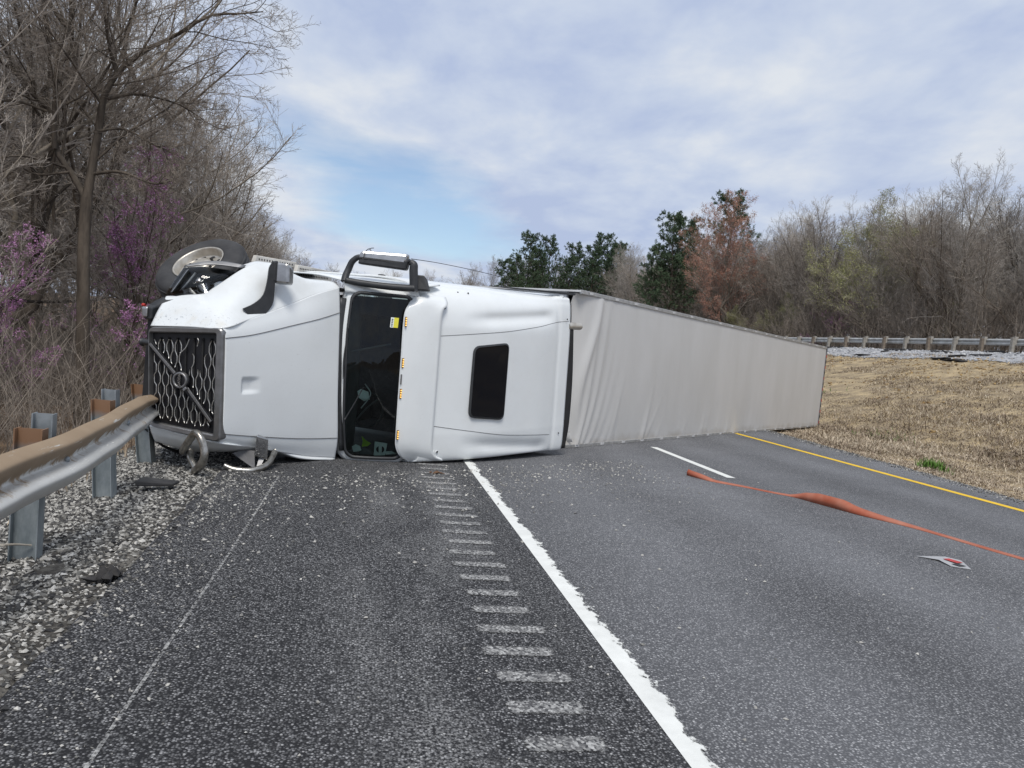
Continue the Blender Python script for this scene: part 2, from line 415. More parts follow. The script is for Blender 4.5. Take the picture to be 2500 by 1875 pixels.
MAT['grille_black'] = simple('grille_black', (0.004, 0.0045, 0.007), (0.007, 0.007, 0.009), 12, 0.5)
MAT['satin'] = simple('satin_grey', (0.26, 0.26, 0.265), (0.20, 0.20, 0.20), 10, 0.38, metal=0.75, bump=0.05)
MAT['bar_metal'] = simple('bar_metal', (0.62, 0.61, 0.58), (0.45, 0.44, 0.42), 20, 0.32, metal=0.85)
MAT['chrome'] = simple('chrome', (0.50, 0.50, 0.50), (0.34, 0.34, 0.335), 6, 0.3, metal=1.0)
MAT['dirty_chrome'] = simple('dirty_chrome', (0.50, 0.49, 0.46), (0.20, 0.185, 0.16), 9, 0.30, metal=0.85, bump=0.15)
MAT['mirror_glass'] = simple('mirror_glass', (0.55, 0.55, 0.55), (0.5, 0.5, 0.5), 3, 0.04, metal=1.0)
MAT['rubber'] = simple('rubber', (0.022, 0.022, 0.024), (0.045, 0.045, 0.046), 5, 0.75, bump=0.2)
MAT['alloy'] = simple('alloy', (0.60, 0.57, 0.51), (0.42, 0.38, 0.32), 9, 0.38, metal=0.7)
MAT['amber'] = NT('amber_led').set((0.9, 0.45, 0.05), 0.3, emit=(1.0, 0.62, 0.16), estr=0.9)
MAT['amber_house'] = simple('amber_housing', (0.16, 0.07, 0.015), (0.10, 0.04, 0.01), 20, 0.35)
MAT['seam'] = simple('seam', (0.10, 0.10, 0.105), (0.16, 0.16, 0.16), 30, 0.8)
MAT['paper'] = simple('paper', (0.82, 0.86, 0.82), (0.72, 0.77, 0.74), 12, 0.8)
MAT['lime'] = simple('lime_print', (0.38, 0.55, 0.04), (0.30, 0.46, 0.03), 9, 0.7)
MAT['sticker_yellow'] = simple('sticker_yellow', (0.78, 0.72, 0.06), (0.70, 0.64, 0.05), 30, 0.6)
MAT['ink'] = simple('ink', (0.02, 0.02, 0.022), (0.03, 0.03, 0.03), 30, 0.6)
MAT['trim_grey'] = simple('trim_grey', (0.10, 0.10, 0.105), (0.14, 0.14, 0.145), 6, 0.7)
MAT['seat'] = simple('seat_fabric', (0.035, 0.036, 0.040), (0.05, 0.05, 0.055), 14, 0.9)
MAT['red'] = simple('red_plastic', (0.50, 0.03, 0.025), (0.35, 0.03, 0.02), 20, 0.45)
MAT['reflect_white'] = simple('reflector_white', (0.62, 0.62, 0.62), (0.45, 0.45, 0.45), 20, 0.4)
MAT['galv'] = simple('galvanised', (0.34, 0.37, 0.39), (0.22, 0.245, 0.26), 7, 0.5, metal=0.55, bump=0.1)
MAT['old_wood'] = simple('weathered_wood', (0.22, 0.185, 0.145), (0.13, 0.10, 0.075), 7, 0.9, bump=0.3)
MAT['pale_wood'] = simple('pale_weathered_wood', (0.33, 0.31, 0.275), (0.22, 0.20, 0.17), 7, 0.9, bump=0.3)
MAT['beam'] = simple('far_beam', (0.50, 0.51, 0.50), (0.34, 0.34, 0.33), 3, 0.5, metal=0.4)
def m_glass(name, tint, spec_mix=0.0):
    t = NT(name)
    n = t.n; l = t.l
    tr = n.new('ShaderNodeBsdfTransparent'); tr.inputs[0].default_value = tint + (1,)
    gl = n.new('ShaderNodeBsdfGlossy'); gl.inputs['Roughness'].default_value = 0.02
    fr = n.new('ShaderNodeFresnel'); fr.inputs['IOR'].default_value = 1.45
    mxs = n.new('ShaderNodeMixShader'); l.new(fr.outputs[0], mxs.inputs[0]); l.new(tr.outputs[0], mxs.inputs[1]); l.new(gl.outputs[0], mxs.inputs[2])
    l.new(mxs.outputs[0], n['Material Output'].inputs[0])
    return t.m
MAT['glass'] = m_glass('windshield_glass', (0.52, 0.63, 0.61))
MAT['lens'] = m_glass('headlight_lens', (0.80, 0.82, 0.83))
MAT['skylight'] = NT('skylight_glass').set((0.006, 0.007, 0.010), 0.08, spec=0.22)
def m_rail():
    """galvanised rail with dried mud splashed over its upper half"""
    t = NT('rail_steel')
    x, y, z = t.xyz()
    steel = t.mix(t.noise(6, 6, 0.6), (0.66, 0.66, 0.635), (0.48, 0.475, 0.45))
    sp = t.noise(3.2, 7, 0.68, t.mapping((1, 1.0, 0.25)))
    hgt = t.math('ADD', t.math('MULTIPLY', t.math('SUBTRACT', z, 0.570), 9.0), t.math('MULTIPLY', t.math('SUBTRACT', sp, 0.5), 4.2))
    mud = t.math('MULTIPLY', hgt, 4.0, True)
    scr = t.ramp(t.noise(9, 6, 0.7, t.mapping((1, 0.15, 3))), [(0.62, (1, 1, 1)), (0.68, (0, 0, 0))])
    topdust = t.math('MULTIPLY', t.math('SUBTRACT', z, 0.735), 60.0, True)
    mud = t.math('MULTIPLY', mud, scr)
    mudc = t.mix(t.noise(5, 5), (0.23, 0.165, 0.105), (0.31, 0.235, 0.16))
    col = t.mix(mud, steel, mudc)
    col = t.mix(t.math('MULTIPLY', topdust, t.noise(12, 5)), col, (0.62, 0.62, 0.60))
    low = t.math('MULTIPLY', t.math('SUBTRACT', 0.46, z), 12.0, True)
    col = t.mix(t.math('MULTIPLY', low, t.noise(4, 5)), col, (0.30, 0.24, 0.17))
    return t.set(col, t.math('ADD', 0.42, t.math('MULTIPLY', mud, 0.4)), t.math('MULTIPLY', t.math('SUBTRACT', 1.0, mud), 0.35), 0.4)
MAT['rail'] = m_rail()
def m_post():
    t = NT('post_steel')
    x, y, z = t.xyz()
    steel = t.mix(t.ramp(t.noise(8, 7, 0.7, t.mapping((1, 1, 0.4))), [(0.35, (0, 0, 0)), (0.7, (1, 1, 1))]), (0.17, 0.20, 0.215), (0.33, 0.365, 0.38))
    mud = t.math('MULTIPLY', t.math('SUBTRACT', t.math('ADD', z, t.math('MULTIPLY', t.noise(4), 0.12)), 0.66), 12.0, True)
    t.bump(t.noise(40, 4), 0.15, 0.003)
    return t.set(t.mix(mud, steel, (0.20, 0.11, 0.06)), 0.55, t.math('MULTIPLY', t.math('SUBTRACT', 1.0, mud), 0.4))
MAT['post'] = m_post()
def m_tarp():
    t = NT('trailer_roof_sheet')
    fine = t.noise(70, 4, 0.7, t.mapping((0.25, 1, 4)))
    big = t.noise(0.8, 7, 0.6, t.mapping((1.6, 1, 0.5)))
    x, y, z = t.xyz()
    col = t.ramp(t.math('ADD', t.math('MULTIPLY', big, 0.75), t.math('MULTIPLY', fine, 0.25)), [(0.33, (0.53, 0.525, 0.51)), (0.5, (0.57, 0.566, 0.555)), (0.68, (0.61, 0.606, 0.598))])
    # mud rubbed in along the side that slid over the road
    low = t.math('MULTIPLY', t.math('SUBTRACT', 0.42, t.math('ADD', z, t.math('MULTIPLY', t.noise(2.4, 5), 0.5))), 2.2, True)
    col = t.mix(low, col, (0.25, 0.20, 0.13))
    t.bump(fine, 0.12, 0.004)
    return t.set(col, 0.45, 0.15, 0.5)
MAT['tarp'] = m_tarp()
MAT['trailer_side'] = simple('trailer_side', (0.70, 0.71, 0.71), (0.6, 0.6, 0.6), 3, 0.45)
MAT['alum'] = simple('aluminium_edge', (0.52, 0.52, 0.51), (0.38, 0.38, 0.37), 9, 0.4, metal=0.6)
def m_strap():
    t = NT('orange_webbing')
    n = t.noise(40, 5, 0.7); g = t.noise(2.2, 6, 0.6)
    col = t.mix(t.ramp(g, [(0.35, (0, 0, 0)), (0.7, (1, 1, 1))]), (0.33, 0.085, 0.045), (0.43, 0.19, 0.13))
    t.bump(n, 0.3, 0.003)
    return t.set(col, 0.75, spec=0.3)
MAT['strap'] = m_strap()

# ================================================================== the lie of the land (road plane is z = 0)
def smooth_noise(x, y, seed, wl):
    """cheap value noise"""
    r = np.random.default_rng(seed).random((64, 64))
    gx, gy = np.asarray(x) / wl, np.asarray(y) / wl
    ix, iy = np.floor(gx).astype(int), np.floor(gy).astype(int)
    fx, fy = gx - ix, gy - iy
    fx, fy = fx * fx * (3 - 2 * fx), fy * fy * (3 - 2 * fy)
    a, b = r[ix % 64, iy % 64], r[(ix + 1) % 64, iy % 64]
    c, d = r[ix % 64, (iy + 1) % 64], r[(ix + 1) % 64, (iy + 1) % 64]
    return (a * (1 - fx) + b * fx) * (1 - fy) + (c * (1 - fx) + d * fx) * fy - 0.5
PX = [-600, -120, -60, -30, -16, -9.5, -6.5, -4.5, -3.2, -2.3, -1.32, -1.2, 9.5, 10.2, 12.5, 15.2, 20.5, 25.8, 28.2, 31.2, 33.5, 40, 80, 160, 600]
PZ = [-14, -4.5, -3.0, -2.2, -1.9, -1.75, -1.50, -0.95, -0.42, -0.10, -0.015, -0.08, -0.08, -0.05, -0.16, -0.02, 1.45, 2.98, 3.46, 3.72, 3.3, 3.2, 4.5, 7.0, 14]
def hill(y):
    t = np.clip((np.asarray(y, float) - 100) / 90, 0, 1); return 7.0 * t * t * (3 - 2 * t)
def land(x, y):
    x = np.asarray(x, float); y = np.asarray(y, float)
    z = np.interp(x, PX, PZ)
    amp = np.interp(x, [-10, -3.2, -2.2, -1.4, 9.5, 12, 15, 26, 28, 32, 40], [1, .55, .12, 0, 0, .12, .45, .45, .12, .25, 1])
    z = z + hill(y)
    return z + amp * (0.35 * smooth_noise(x, y, 1, 5.0) + 0.16 * smooth_noise(x, y, 2, 1.3) + 0.07 * smooth_noise(x, y, 3, 0.5))
def sheet(name, xs, ys, dz, mat):
    X, Yg = np.meshgrid(xs, ys, indexing='ij')
    Z = land(X, Yg) + dz
    V = np.stack([X, Yg, Z], -1).reshape(-1, 3)
    return obj(name, mesh_np(name, V, gridfaces(len(xs), len(ys)), mat, True))
ys_far = np.r_[np.linspace(-40, 4, 12), np.linspace(6, 70, 90), np.linspace(75, 200, 26), np.linspace(240, 1500, 14)]
xs_all = np.r_[np.linspace(-600, -70, 10), np.linspace(-60, -9, 40), np.linspace(-8.5, -1.3, 26), np.linspace(-1.0, 9.4, 8), np.linspace(9.8, 34, 70), np.linspace(36, 80, 18), np.linspace(100, 600, 9)]
g = sheet('ground', xs_all, ys_far, -0.03, MAT['leaf_litter']); tag(g, kind='structure')
gv = sheet('gravel_shoulder', np.linspace(-3.3, -1.05, 26), np.linspace(-6, 60, 260), 0.0, MAT['gravel_bed']); tag(gv, kind='structure')
gb = sheet('grass_bank', np.linspace(9.4, 26.4, 60), np.r_[np.linspace(-12, 70, 160), np.linspace(72, 160, 40)], 0.02, MAT['bank_soil']); tag(gb, kind='structure')
vg = sheet('rock_verge', np.linspace(25.9, 32.5, 24), np.r_[np.linspace(-12, 70, 160), np.linspace(72, 160, 40)], 0.05, MAT['verge_rock']); tag(vg, kind='structure')

# road slab: ragged edges, a real thickness
yr = np.r_[np.linspace(-12, 30, 260), np.linspace(31, 200, 80)]
eL = -1.33 + 0.10 * smooth_noise(yr * 0, yr, 8, 1.1) + 0.05 * smooth_noise(yr * 0, yr, 9, 0.23)
eR = np.interp(yr, [-12, 9, 20, 200], [9.85, 9.95, 11.1, 11.3]) + 0.12 * smooth_noise(yr * 0, yr, 10, 0.9) + 0.08 * smooth_noise(yr * 0, yr, 12, 0.25)
ts = np.linspace(0, 1, 24)
top = np.stack([eL[:, None] * (1 - ts) + eR[:, None] * ts, np.repeat(yr[:, None], 24, 1), np.zeros((len(yr), 24))], -1)
skirtL = top[:, :1] + np.array([-0.05, 0, -0.12]); skirtR = top[:, -1:] + np.array([0.05, 0, -0.12])
G = np.concatenate([skirtL, top, skirtR], 1); G[..., 2] += hill(G[..., 1])
road = obj('road', mesh_np('road', G.reshape(-1, 3), gridfaces(len(yr), 26, True), MAT['asphalt'])); tag(road, kind='structure')
def strip(name, x0, x1, y0, y1, mat, z=0.004, n=2, parent=road):
    yy = np.linspace(y0, y1, n)
    V = np.concatenate([np.stack([np.full(n, x0), yy, np.full(n, z)], -1), np.stack([np.full(n, x1), yy, np.full(n, z)], -1)])
    F = np.array([(i, n + i, n + i + 1, i + 1) for i in range(n - 1)])
    return obj(name, mesh_np(name, V, F, mat), parent)
strip('edge_line', 1.37, 1.585, -10, 99, MAT['white_paint'], n=40)
strip('centre_line', 9.06, 9.22, -10, 99, MAT['yellow_paint'], n=40)
for k in range(-1, 6):
    strip('lane_dash', 5.235, 5.375, 10.25 + k * 12.2, 13.35 + k * 12.2, MAT['dash_paint'])
gm = None
for k in range(34):
    yc = 1.36 + k * 0.3045
    o = strip('rumble_groove', 0.70 + random.uniform(-.02, .02), 1.12 + random.uniform(-.02, .02), yc - 0.08, yc + 0.08, MAT['groove'])
pts = np.array([(-0.800, -2.0), (-0.805, 2.8), (-0.79, 4.9), (-0.785, 6.5), (-0.785, 8.15)])
pp = catmull(pts, 60)
V = np.concatenate([np.c_[pp[:, 0] - 0.008, pp[:, 1], np.full(60, 0.004)], np.c_[pp[:, 0] + 0.008, pp[:, 1], np.full(60, 0.004)]])
obj('scratch_mark', mesh_np('scratch_mark', V, np.array([(i, 60 + i, 61 + i, i + 1) for i in range(59)]), MAT['scratch']), road)

# ================================================================== loose stone
OCT = np.array([(1, 0, 0), (0, 1, 0), (-1, 0, 0), (0, -1, 0), (0, 0, 1), (0, 0, -1)], float)
OCTF = np.array([(0, 1, 4), (1, 2, 4), (2, 3, 4), (3, 0, 4), (1, 0, 5), (2, 1, 5), (3, 2, 5), (0, 3, 5)])
def stones(xyz, size, flat=(0.35, 0.8), seed=0):
    r = np.random.default_rng(seed); n = len(xyz)
    V = OCT[None] * (1 + r.uniform(-0.35, 0.35, (n, 6, 3))) + r.uniform(-0.28, 0.28, (n, 6, 3))
    V *= (size[:, None] * np.stack([r.uniform(0.7, 1.3, n), r.uniform(0.5, 1.0, n), r.uniform(*flat, n)], -1))[:, None, :]
    a = r.uniform(0, 6.28, n); t = r.uniform(-0.4, 0.4, n)
    c, s = np.cos(a)[:, None], np.sin(a)[:, None]
    x, y, z = V[..., 0], V[..., 1], V[..., 2]
    z2 = z * np.cos(t)[:, None] + x * np.sin(t)[:, None]; x2 = x * np.cos(t)[:, None] - z * np.sin(t)[:, None]
    V = np.stack([x2 * c - y * s, x2 * s + y * c, z2], -1) + xyz[:, None, :]
    F = (OCTF[None] + (np.arange(n) * 6)[:, None, None]).reshape(-1, 3)
    return V.reshape(-1, 3), F
# gravel bed beside the road
n = 60000
yy = 1.0 + 13.0 * rng.random(n) ** 1.5
xx = -1.33 + 0.10 * rng.standard_normal(n) - 1.6 * rng.random(n) ** 0.9
keep = (smooth_noise(xx, yy, 21, 0.7) + 0.6 * smooth_noise(xx, yy, 22, 0.25) > -0.62) & (xx < -1.15)
xx, yy = xx[keep], yy[keep]
sz = 0.006 + 0.014 * rng.random(len(xx)) ** 2 + 0.0012 * yy * rng.random(len(xx))
zz = np.where(xx < -1.3, land(xx, yy), 0) + sz * 0.15
V, F = stones(np.stack([xx, yy, zz], -1), sz, seed=3)
tag(obj('gravel', mesh_np('gravel', V, F, MAT['gravel_stone'])), 'grey and white crushed gravel strewn beside the shoulder under the guardrail', 'gravel', kind='stuff')
# spilled chips over the asphalt, thickest by the cab
n1, n2 = 2300, 500
a = np.abs(rng.standard_normal(n1)) * 1.1
xs1 = rng.uniform(-1.3, 4.2, n1)
ys1 = 8.35 + np.interp(xs1, [-1.3, 1.2, 4.2], [-0.5, 1.0, 3.0]) - a + 0.5 * rng.standard_normal(n1) * 0.4
xs2 = rng.uniform(-1.1, 7, n2); ys2 = rng.uniform(1.6, 11, n2)
xs3 = -1.25 + np.abs(rng.standard_normal(1500)) * 0.30; ys3 = rng.uniform(1.5, 8.4, 1500)
xs = np.r_[xs1, xs2, xs3]; ys = np.r_[ys1, ys2, ys3]
sz = np.r_[0.004 + 0.016 * rng.random(n1) ** 2.5, 0.003 + 0.009 * rng.random(n2) ** 2, 0.003 + 0.008 * rng.random(1500) ** 2]
V, F = stones(np.stack([xs, ys, sz * 0.3], -1), sz, seed=4)
tag(obj('stone_chips', mesh_np('stone_chips', V, F, MAT['pale_stone'])), 'tiny pale stone chips scattered over the asphalt round the overturned cab', 'stone chips', kind='stuff')
stone_me = []
for k in range(6):
    V, F = stones(np.zeros((1, 3)), np.array([0.022]), (0.45, 0.7), 40 + k)
    stone_me.append(mesh_np('stone', V, F, MAT['pale_stone']))
big = [(-0.42, 3.9), (-0.18, 4.9), (0.12, 4.2), (1.95, 4.2), (2.3, 5.4), (2.75, 4.9), (3.05, 4.05), (3.5, 6.1), (3.7, 5.0), (2.35, 6.6), (4.3, 5.2), (2.2, 7.6), (3.2, 8.3), (1.9, 8.7), (-0.95, 2.35), (-0.98, 3.3), (-1.05, 4.1), (-0.35, 6.2), (-0.55, 7.0), (0.45, 5.3), (2.9, 9.3), (3.9, 9.0), (1.35, 6.0), (4.6, 6.6), (2.0, 3.1), (5.15, 5.6), (0.2, 7.3), (2.62, 7.05), (-1.0, 5.6), (3.35, 10.2)]
for k, (x, y) in enumerate(big):
    o = obj('loose_stone', stone_me[k % 6]); s = random.uniform(0.55, 1.15) * (0.6 + 0.04 * y)
    o.location = (x, y, 0.007 * s); o.rotation_euler = (0, 0, random.uniform(0, 6.28)); o.scale = (s, s, s)
    tag(o, 'single pale crushed stone lying loose on the open asphalt', 'stone', 'pale stones lying on the asphalt')
# dark clod by the edge of the asphalt
V, F = stones(np.zeros((14, 3)) + rng.uniform(-0.05, 0.05, (14, 3)) * np.array([1, 1.4, 0.3]), rng.uniform(0.03, 0.06, 14), (0.5, 0.8), 77)
o = obj('asphalt_clod', mesh_np('asphalt_clod', V, F, MAT['tar'])); o.location = (-1.36, 4.69, 0.02)
tag(o, 'black lump of broken asphalt at the gravel edge', 'clod')
# rocks on the far verge and the bank
n = 9000
xx = rng.uniform(25.6, 31.5, n); yy = rng.uniform(20, 75, n); sz = 0.03 + 0.09 * rng.random(n) ** 2
V, F = stones(np.stack([xx, yy, land(xx, yy) + 0.05], -1), sz, seed=5)
tag(obj('verge_rocks', mesh_np('verge_rocks', V, F, MAT['verge_stone'])), 'pale grey rock spread below the far guardrail', 'rocks', kind='stuff')
n = 9000
xx = 26.9 - np.abs(rng.standard_normal(n)) * 4.5; yy = rng.uniform(14, 72, n); k_ = (xx > 13) & (smooth_noise(xx, yy, 31, 3.2) > -0.1)
xx, yy = xx[k_], yy[k_]; sz = 0.02 + 0.07 * rng.random(len(xx)) ** 2.5
V, F = stones(np.stack([xx, yy, land(xx, yy) + 0.03], -1), sz, seed=6)
tag(obj('bank_rocks', mesh_np('bank_rocks', V, F, MAT['yellow_stone'])), 'yellowish sandstone rubble showing through the dry grass bank', 'rubble', kind='stuff')
n = 9000
yy = 4 + 26 * rng.random(n) ** 1.2; xx = np.interp(yy, yr, eR) - np.abs(rng.standard_normal(n)) * 0.22 + 0.05
sz = 0.005 + 0.014 * rng.random(n) ** 2
V, F = stones(np.stack([xx, yy, sz * 0.3], -1), sz, seed=16)
tag(obj('edge_gravel', mesh_np('edge_gravel', V, F, MAT['gravel_stone'])), 'loose gravel along the crumbling asphalt edge below the grass bank', 'gravel', kind='stuff')
# torn black tar slabs along the top of the bank
slab_xy = [(rng.uniform(25.4, 29.6), rng.uniform(24, 62)) for _ in range(46)]
for k, (x, y) in enumerate(slab_xy):
    m = 7; th = np.sort(rng.uniform(0, 6.28, m)); rr = rng.uniform(0.12, 0.5, m)
    P = [(rr[i] * math.cos(th[i]) * 0.7, rr[i] * math.sin(th[i]) * 1.6, rng.uniform(-0.02, 0.05)) for i in range(m)]
    o = poly('asphalt_scrap', P, [tuple(range(m))], MAT['tar'], solid=0.05)
    o.location = (x, y, float(land(x, y)) + 0.11); o.rotation_euler = (rng.uniform(-.1, .1), rng.uniform(-.35, 0.05), 0)
    tag(o, 'torn black asphalt scrap lying on the verge below the far guardrail', 'asphalt scrap', 'asphalt scraps along the top of the bank')

# ================================================================== dry grass
def blades(x, y, z, hgt, lean, seed, width=0.012):
    r = np.random.default_rng(seed); n = len(x)
    a = r.uniform(0, 6.28, n); l = lean * r.uniform(0.3, 1.4, n); w = width * r.uniform(0.6, 1.4, n)
    d = np.stack([np.cos(a), np.sin(a), np.zeros(n)], -1); s = np.stack([-np.sin(a), np.cos(a), np.zeros(n)], -1)
    b = np.stack([x, y, z], -1); up = np.array([0, 0, 1.0])
    mid = b + d * (l * hgt * 0.35)[:, None] + up * (hgt * 0.62 * np.cos(np.minimum(l, 1.2) * 0.7))[:, None]
    tip = b + d * (l * hgt)[:, None] + up * (hgt * np.cos(np.minimum(l, 1.3)))[:, None]
    V = np.stack([b - s * w[:, None], b + s * w[:, None], mid + s * w[:, None] * 0.7, mid - s * w[:, None] * 0.7, tip], 1)
    k = np.arange(n)[:, None] * 5
    return V.reshape(-1, 3), np.concatenate([k + [0, 1, 2, 3]]), np.concatenate([k + [3, 2, 4]])
def grass(name, x, y, hgt, lean, mat, seed, label, cat, width=0.012, dz=0.0):
    V, q, t = blades(x, y, land(x, y) + dz, hgt, lean, seed, width)
    return tag(obj(name, mesh_np(name, V, [q, t], mat)), label, cat, kind='stuff')
n = 330000
y = 5 + 62 * rng.random(n) ** 1.35
x = 10.0 + 17.2 * rng.random(n) ** 1.25
eRx = np.interp(y, yr, eR)
cl = smooth_noise(x, y * 0.45, 61, 1.0) + 0.8 * smooth_noise(x, y * 0.5, 62, 0.35) + 0.5 * smooth_noise(x, y * .4, 63, 4.0)
bare = np.interp(x, [10, 15, 20, 25, 27], [-0.75, -0.42, -0.12, 0.12, 0.45])
k_ = (x > eRx - 0.03 + 0.25 * rng.random(n)) & (cl > bare - 0.25 * rng.random(n))
x, y, cl = x[k_], y[k_], cl[k_]
# nothing grows up through the trailer that lies on it
A = np.array([math.sin(R(46.8)), math.cos(R(46.8))]); N_ = np.array([A[1], -A[0]])
rel = np.stack([x - 3.28, y - 12.19], -1); along = rel @ A; off = rel @ N_
k_ = ~((along > -0.2) & (along < 15.7) & (off < 0.08) & (off > -3.4))
x, y, cl = x[k_], y[k_], cl[k_]
hgt = (0.035 + 0.17 * np.clip(cl + 0.45, 0, 1) ** 1.5) * rng.uniform(0.5, 1.3, len(x)) * np.interp(x, [10, 10.6, 12.5, 27], [0.35, 0.7, 1.2, 0.8])
grass('dry_grass', x, y, hgt, 1.7, MAT['dry_grass'], 7, 'matted dry tan grass covering the bank across the road', 'dry grass', 0.009, 0.02)
for cx_, cy_, nn, r_, hh in ((11.5, 13.75, 260, 0.22, 0.26), (18.6, 30.0, 160, 0.9, 0.16), (15.2, 20.3, 120, 0.8, 0.14)):
    xx = cx_ + r_ * rng.standard_normal(nn) * 0.5; yy = cy_ + r_ * rng.standard_normal(nn) * 0.8
    o = grass('green_grass_tuft', xx, yy, hh * rng.uniform(0.5, 1.2, nn), 0.6, MAT['green_grass'], 8, None, None, 0.010, 0.02)
    tag(o, {11.5: 'bright green grass tuft at the foot of the bank near the yellow line', 18.6: 'thin green patch high on the dry bank', 15.2: 'low sparse green patch in the lower bank'}[cx_], 'grass tuft')
# weeds along the left edge
n = 2600
x = rng.uniform(-6.5, -2.6, n); y = rng.uniform(4, 24, n)
grass('roadside_weeds', x, y, rng.uniform(0.1, 0.5, n), 0.7, MAT['dry_grass'], 9, 'thin dry weeds on the slope behind the near guardrail', 'weeds', 0.006)

# ================================================================== trees
UPG = np.array([-0.056, 0.0, 0.998])
def level(P, rad, n, t0, ang, ratio, nseg, wander, up, r, rmin, rfac=0.55, taper=0.72, tpow=1.0, len0=None, flare=0.0):
    """children for every polyline: P (M,N,3), rad (M,N)"""
    M, N, _ = P.shape
    Lp = np.linalg.norm(np.diff(P, axis=1), axis=2).sum(1)
    if len0 is not None: Lp = np.full(M, len0)
    j = np.arange(n)
    t = t0 + (1 - t0) * np.clip((j[None] + r.uniform(0, 1, (M, n))) / n, 0, 0.995) ** tpow
    f = t * (N - 1); i = np.minimum(f.astype(int), N - 2); w = (f - i)[..., None]
    m = np.arange(M)[:, None]
    pos = P[m, i] * (1 - w) + P[m, i + 1] * w
    tan = P[m, i + 1] - P[m, i]; tan /= np.linalg.norm(tan, axis=2, keepdims=True) + 1e-9
    pr = rad[m, i] * (1 - w[..., 0]) + rad[m, i + 1] * w[..., 0]
    az = j[None] * 2.399 + r.uniform(0, 6.28, (M, 1)) + r.uniform(-.6, .6, (M, n))
    ref = np.array([0.33, 0.47, 0.12]); a = np.cross(tan, ref); a /= np.linalg.norm(a, axis=2, keepdims=True) + 1e-9; b = np.cross(tan, a)
    an = np.radians(ang) * r.uniform(0.65, 1.3, (M, n)) * (1 - flare * (t - t0) / (1 - t0 + 1e-9))
    d = np.cos(an)[..., None] * tan + np.sin(an)[..., None] * (np.cos(az)[..., None] * a + np.sin(az)[..., None] * b)
    L = Lp[:, None] * ratio * (1.12 - taper * (t - t0) / (1 - t0 + 1e-9)) * r.uniform(0.6, 1.25, (M, n))
    d = d.reshape(-1, 3); L = L.ravel(); pos = pos.reshape(-1, 3); pr = pr.ravel()
    C = np.zeros((len(L), nseg + 1, 3)); C[:, 0] = pos; st = (L / nseg)[:, None]
    for k in range(nseg):
        d = d + wander * r.standard_normal(d.shape) + np.array([0, 0, up])
        d /= np.linalg.norm(d, axis=1, keepdims=True)
        C[:, k + 1] = C[:, k] + d * st
    r0 = np.maximum(np.minimum(pr * rfac * r.uniform(0.7, 1.1, len(pr)), L * 0.03 + rmin), rmin)
    R_ = np.maximum(r0[:, None] * np.linspace(1, 0.35, nseg + 1)[None], rmin * 0.6)
    return C, R_
def specks(P, n, size, r, jitter=0.06, t0=0.1, aspect=0.6):
    """n little leaf faces strewn along every polyline"""
    M, N, _ = P.shape
    t = t0 + (1 - t0) * r.random((M, n)); f = t * (N - 1); i = np.minimum(f.astype(int), N - 2); w = (f - i)[..., None]
    m = np.arange(M)[:, None]
    c = (P[m, i] * (1 - w) + P[m, i + 1] * w).reshape(-1, 3) + jitter * r.standard_normal((M * n, 3))
    a = r.standard_normal((M * n, 3)); a /= np.linalg.norm(a, axis=1, keepdims=True)
    b = np.cross(a, r.standard_normal((M * n, 3))); b /= np.linalg.norm(b, axis=1, keepdims=True)
    s = size * r.uniform(0.5, 1.4, (M * n, 1))
    V = np.stack([c - a * s, c + b * s * aspect, c + a * s, c - b * s * aspect], 1).reshape(-1, 3)
    return V, np.arange(M * n * 4).reshape(-1, 4)
def build_tree(name, wood, crown_wood, leaf=None, wm='bark', cm='twig', lm=None):
    """wood / crown_wood: lists of (P, R, sides)"""
    V, F = join([tubes(P, r_, s) for P, r_, s in wood])
    trunk = mesh_np(name + '_trunk', V, F, MAT[wm], True)
    parts = [tubes(P, r_, s) for P, r_, s in crown_wood]
    V, F = join(parts); fm = np.zeros(len(F), int); mats = [MAT[cm]]
    if leaf is not None:
        lv, lf = leaf; F = np.vstack([F, lf + len(V)]); V = np.vstack([V, lv]); fm = np.r_[fm, np.ones(len(lf), int)]; mats.append(MAT[lm])
    return trunk, mesh_np(name + '_crown', V, F, mats, False, fm)
def trunk_line(h, r, bend, n=14, r0=0.16, taper=0.22):
    z = np.linspace(0, h, n); w = np.cumsum(r.standard_normal((n, 2)) * bend * h / n, axis=0); w[0] = 0
    P = np.c_[w, z][None]
    rad = r0 * (np.linspace(1, taper, n)) ; rad[0] *= 1.5; rad[1] *= 1.12
    return P, rad[None]
def hardwood(name, seed, h=15, r0=0.17, t0=0.32, limbs=13, ang=38, up=0.07, counts=(9, 8, 5), wm='bark', cm='twig', leaf=None, lm=None, ratio=0.42, rmin=0.0055, bend=0.35, th=0.66):
    r = np.random.default_rng(seed)
    P0, R0 = trunk_line(h * th, r, bend, 16, r0, 0.35)
    P1, R1 = level(P0, R0, limbs, t0, ang, ratio, 8, 0.07, up, r, 0.016, 0.55, taper=0.35, len0=h, flare=0.6)
    P2, R2 = level(P1, R1, counts[0], 0.15, 36, 0.46, 5, 0.08, up * 0.4, r, 0.009, 0.55)
    P3, R3 = level(P2, R2, counts[1], 0.1, 36, 0.50, 3, 0.09, up * 0.3, r, rmin * 1.25, 0.6)
    P4, R4 = level(P3, R3, counts[2], 0.1, 34, 0.60, 2, 0.09, 0.0, r, rmin, 0.6)
    lf = None
    if leaf: lf = specks(P4, leaf[0], leaf[1], r, leaf[2])
    return build_tree(name, [(P0, R0, 8), (P1, R1, 6)], [(P2, R2, 4), (P3, R3, 3), (P4, R4, 3)], lf, wm, cm, lm)
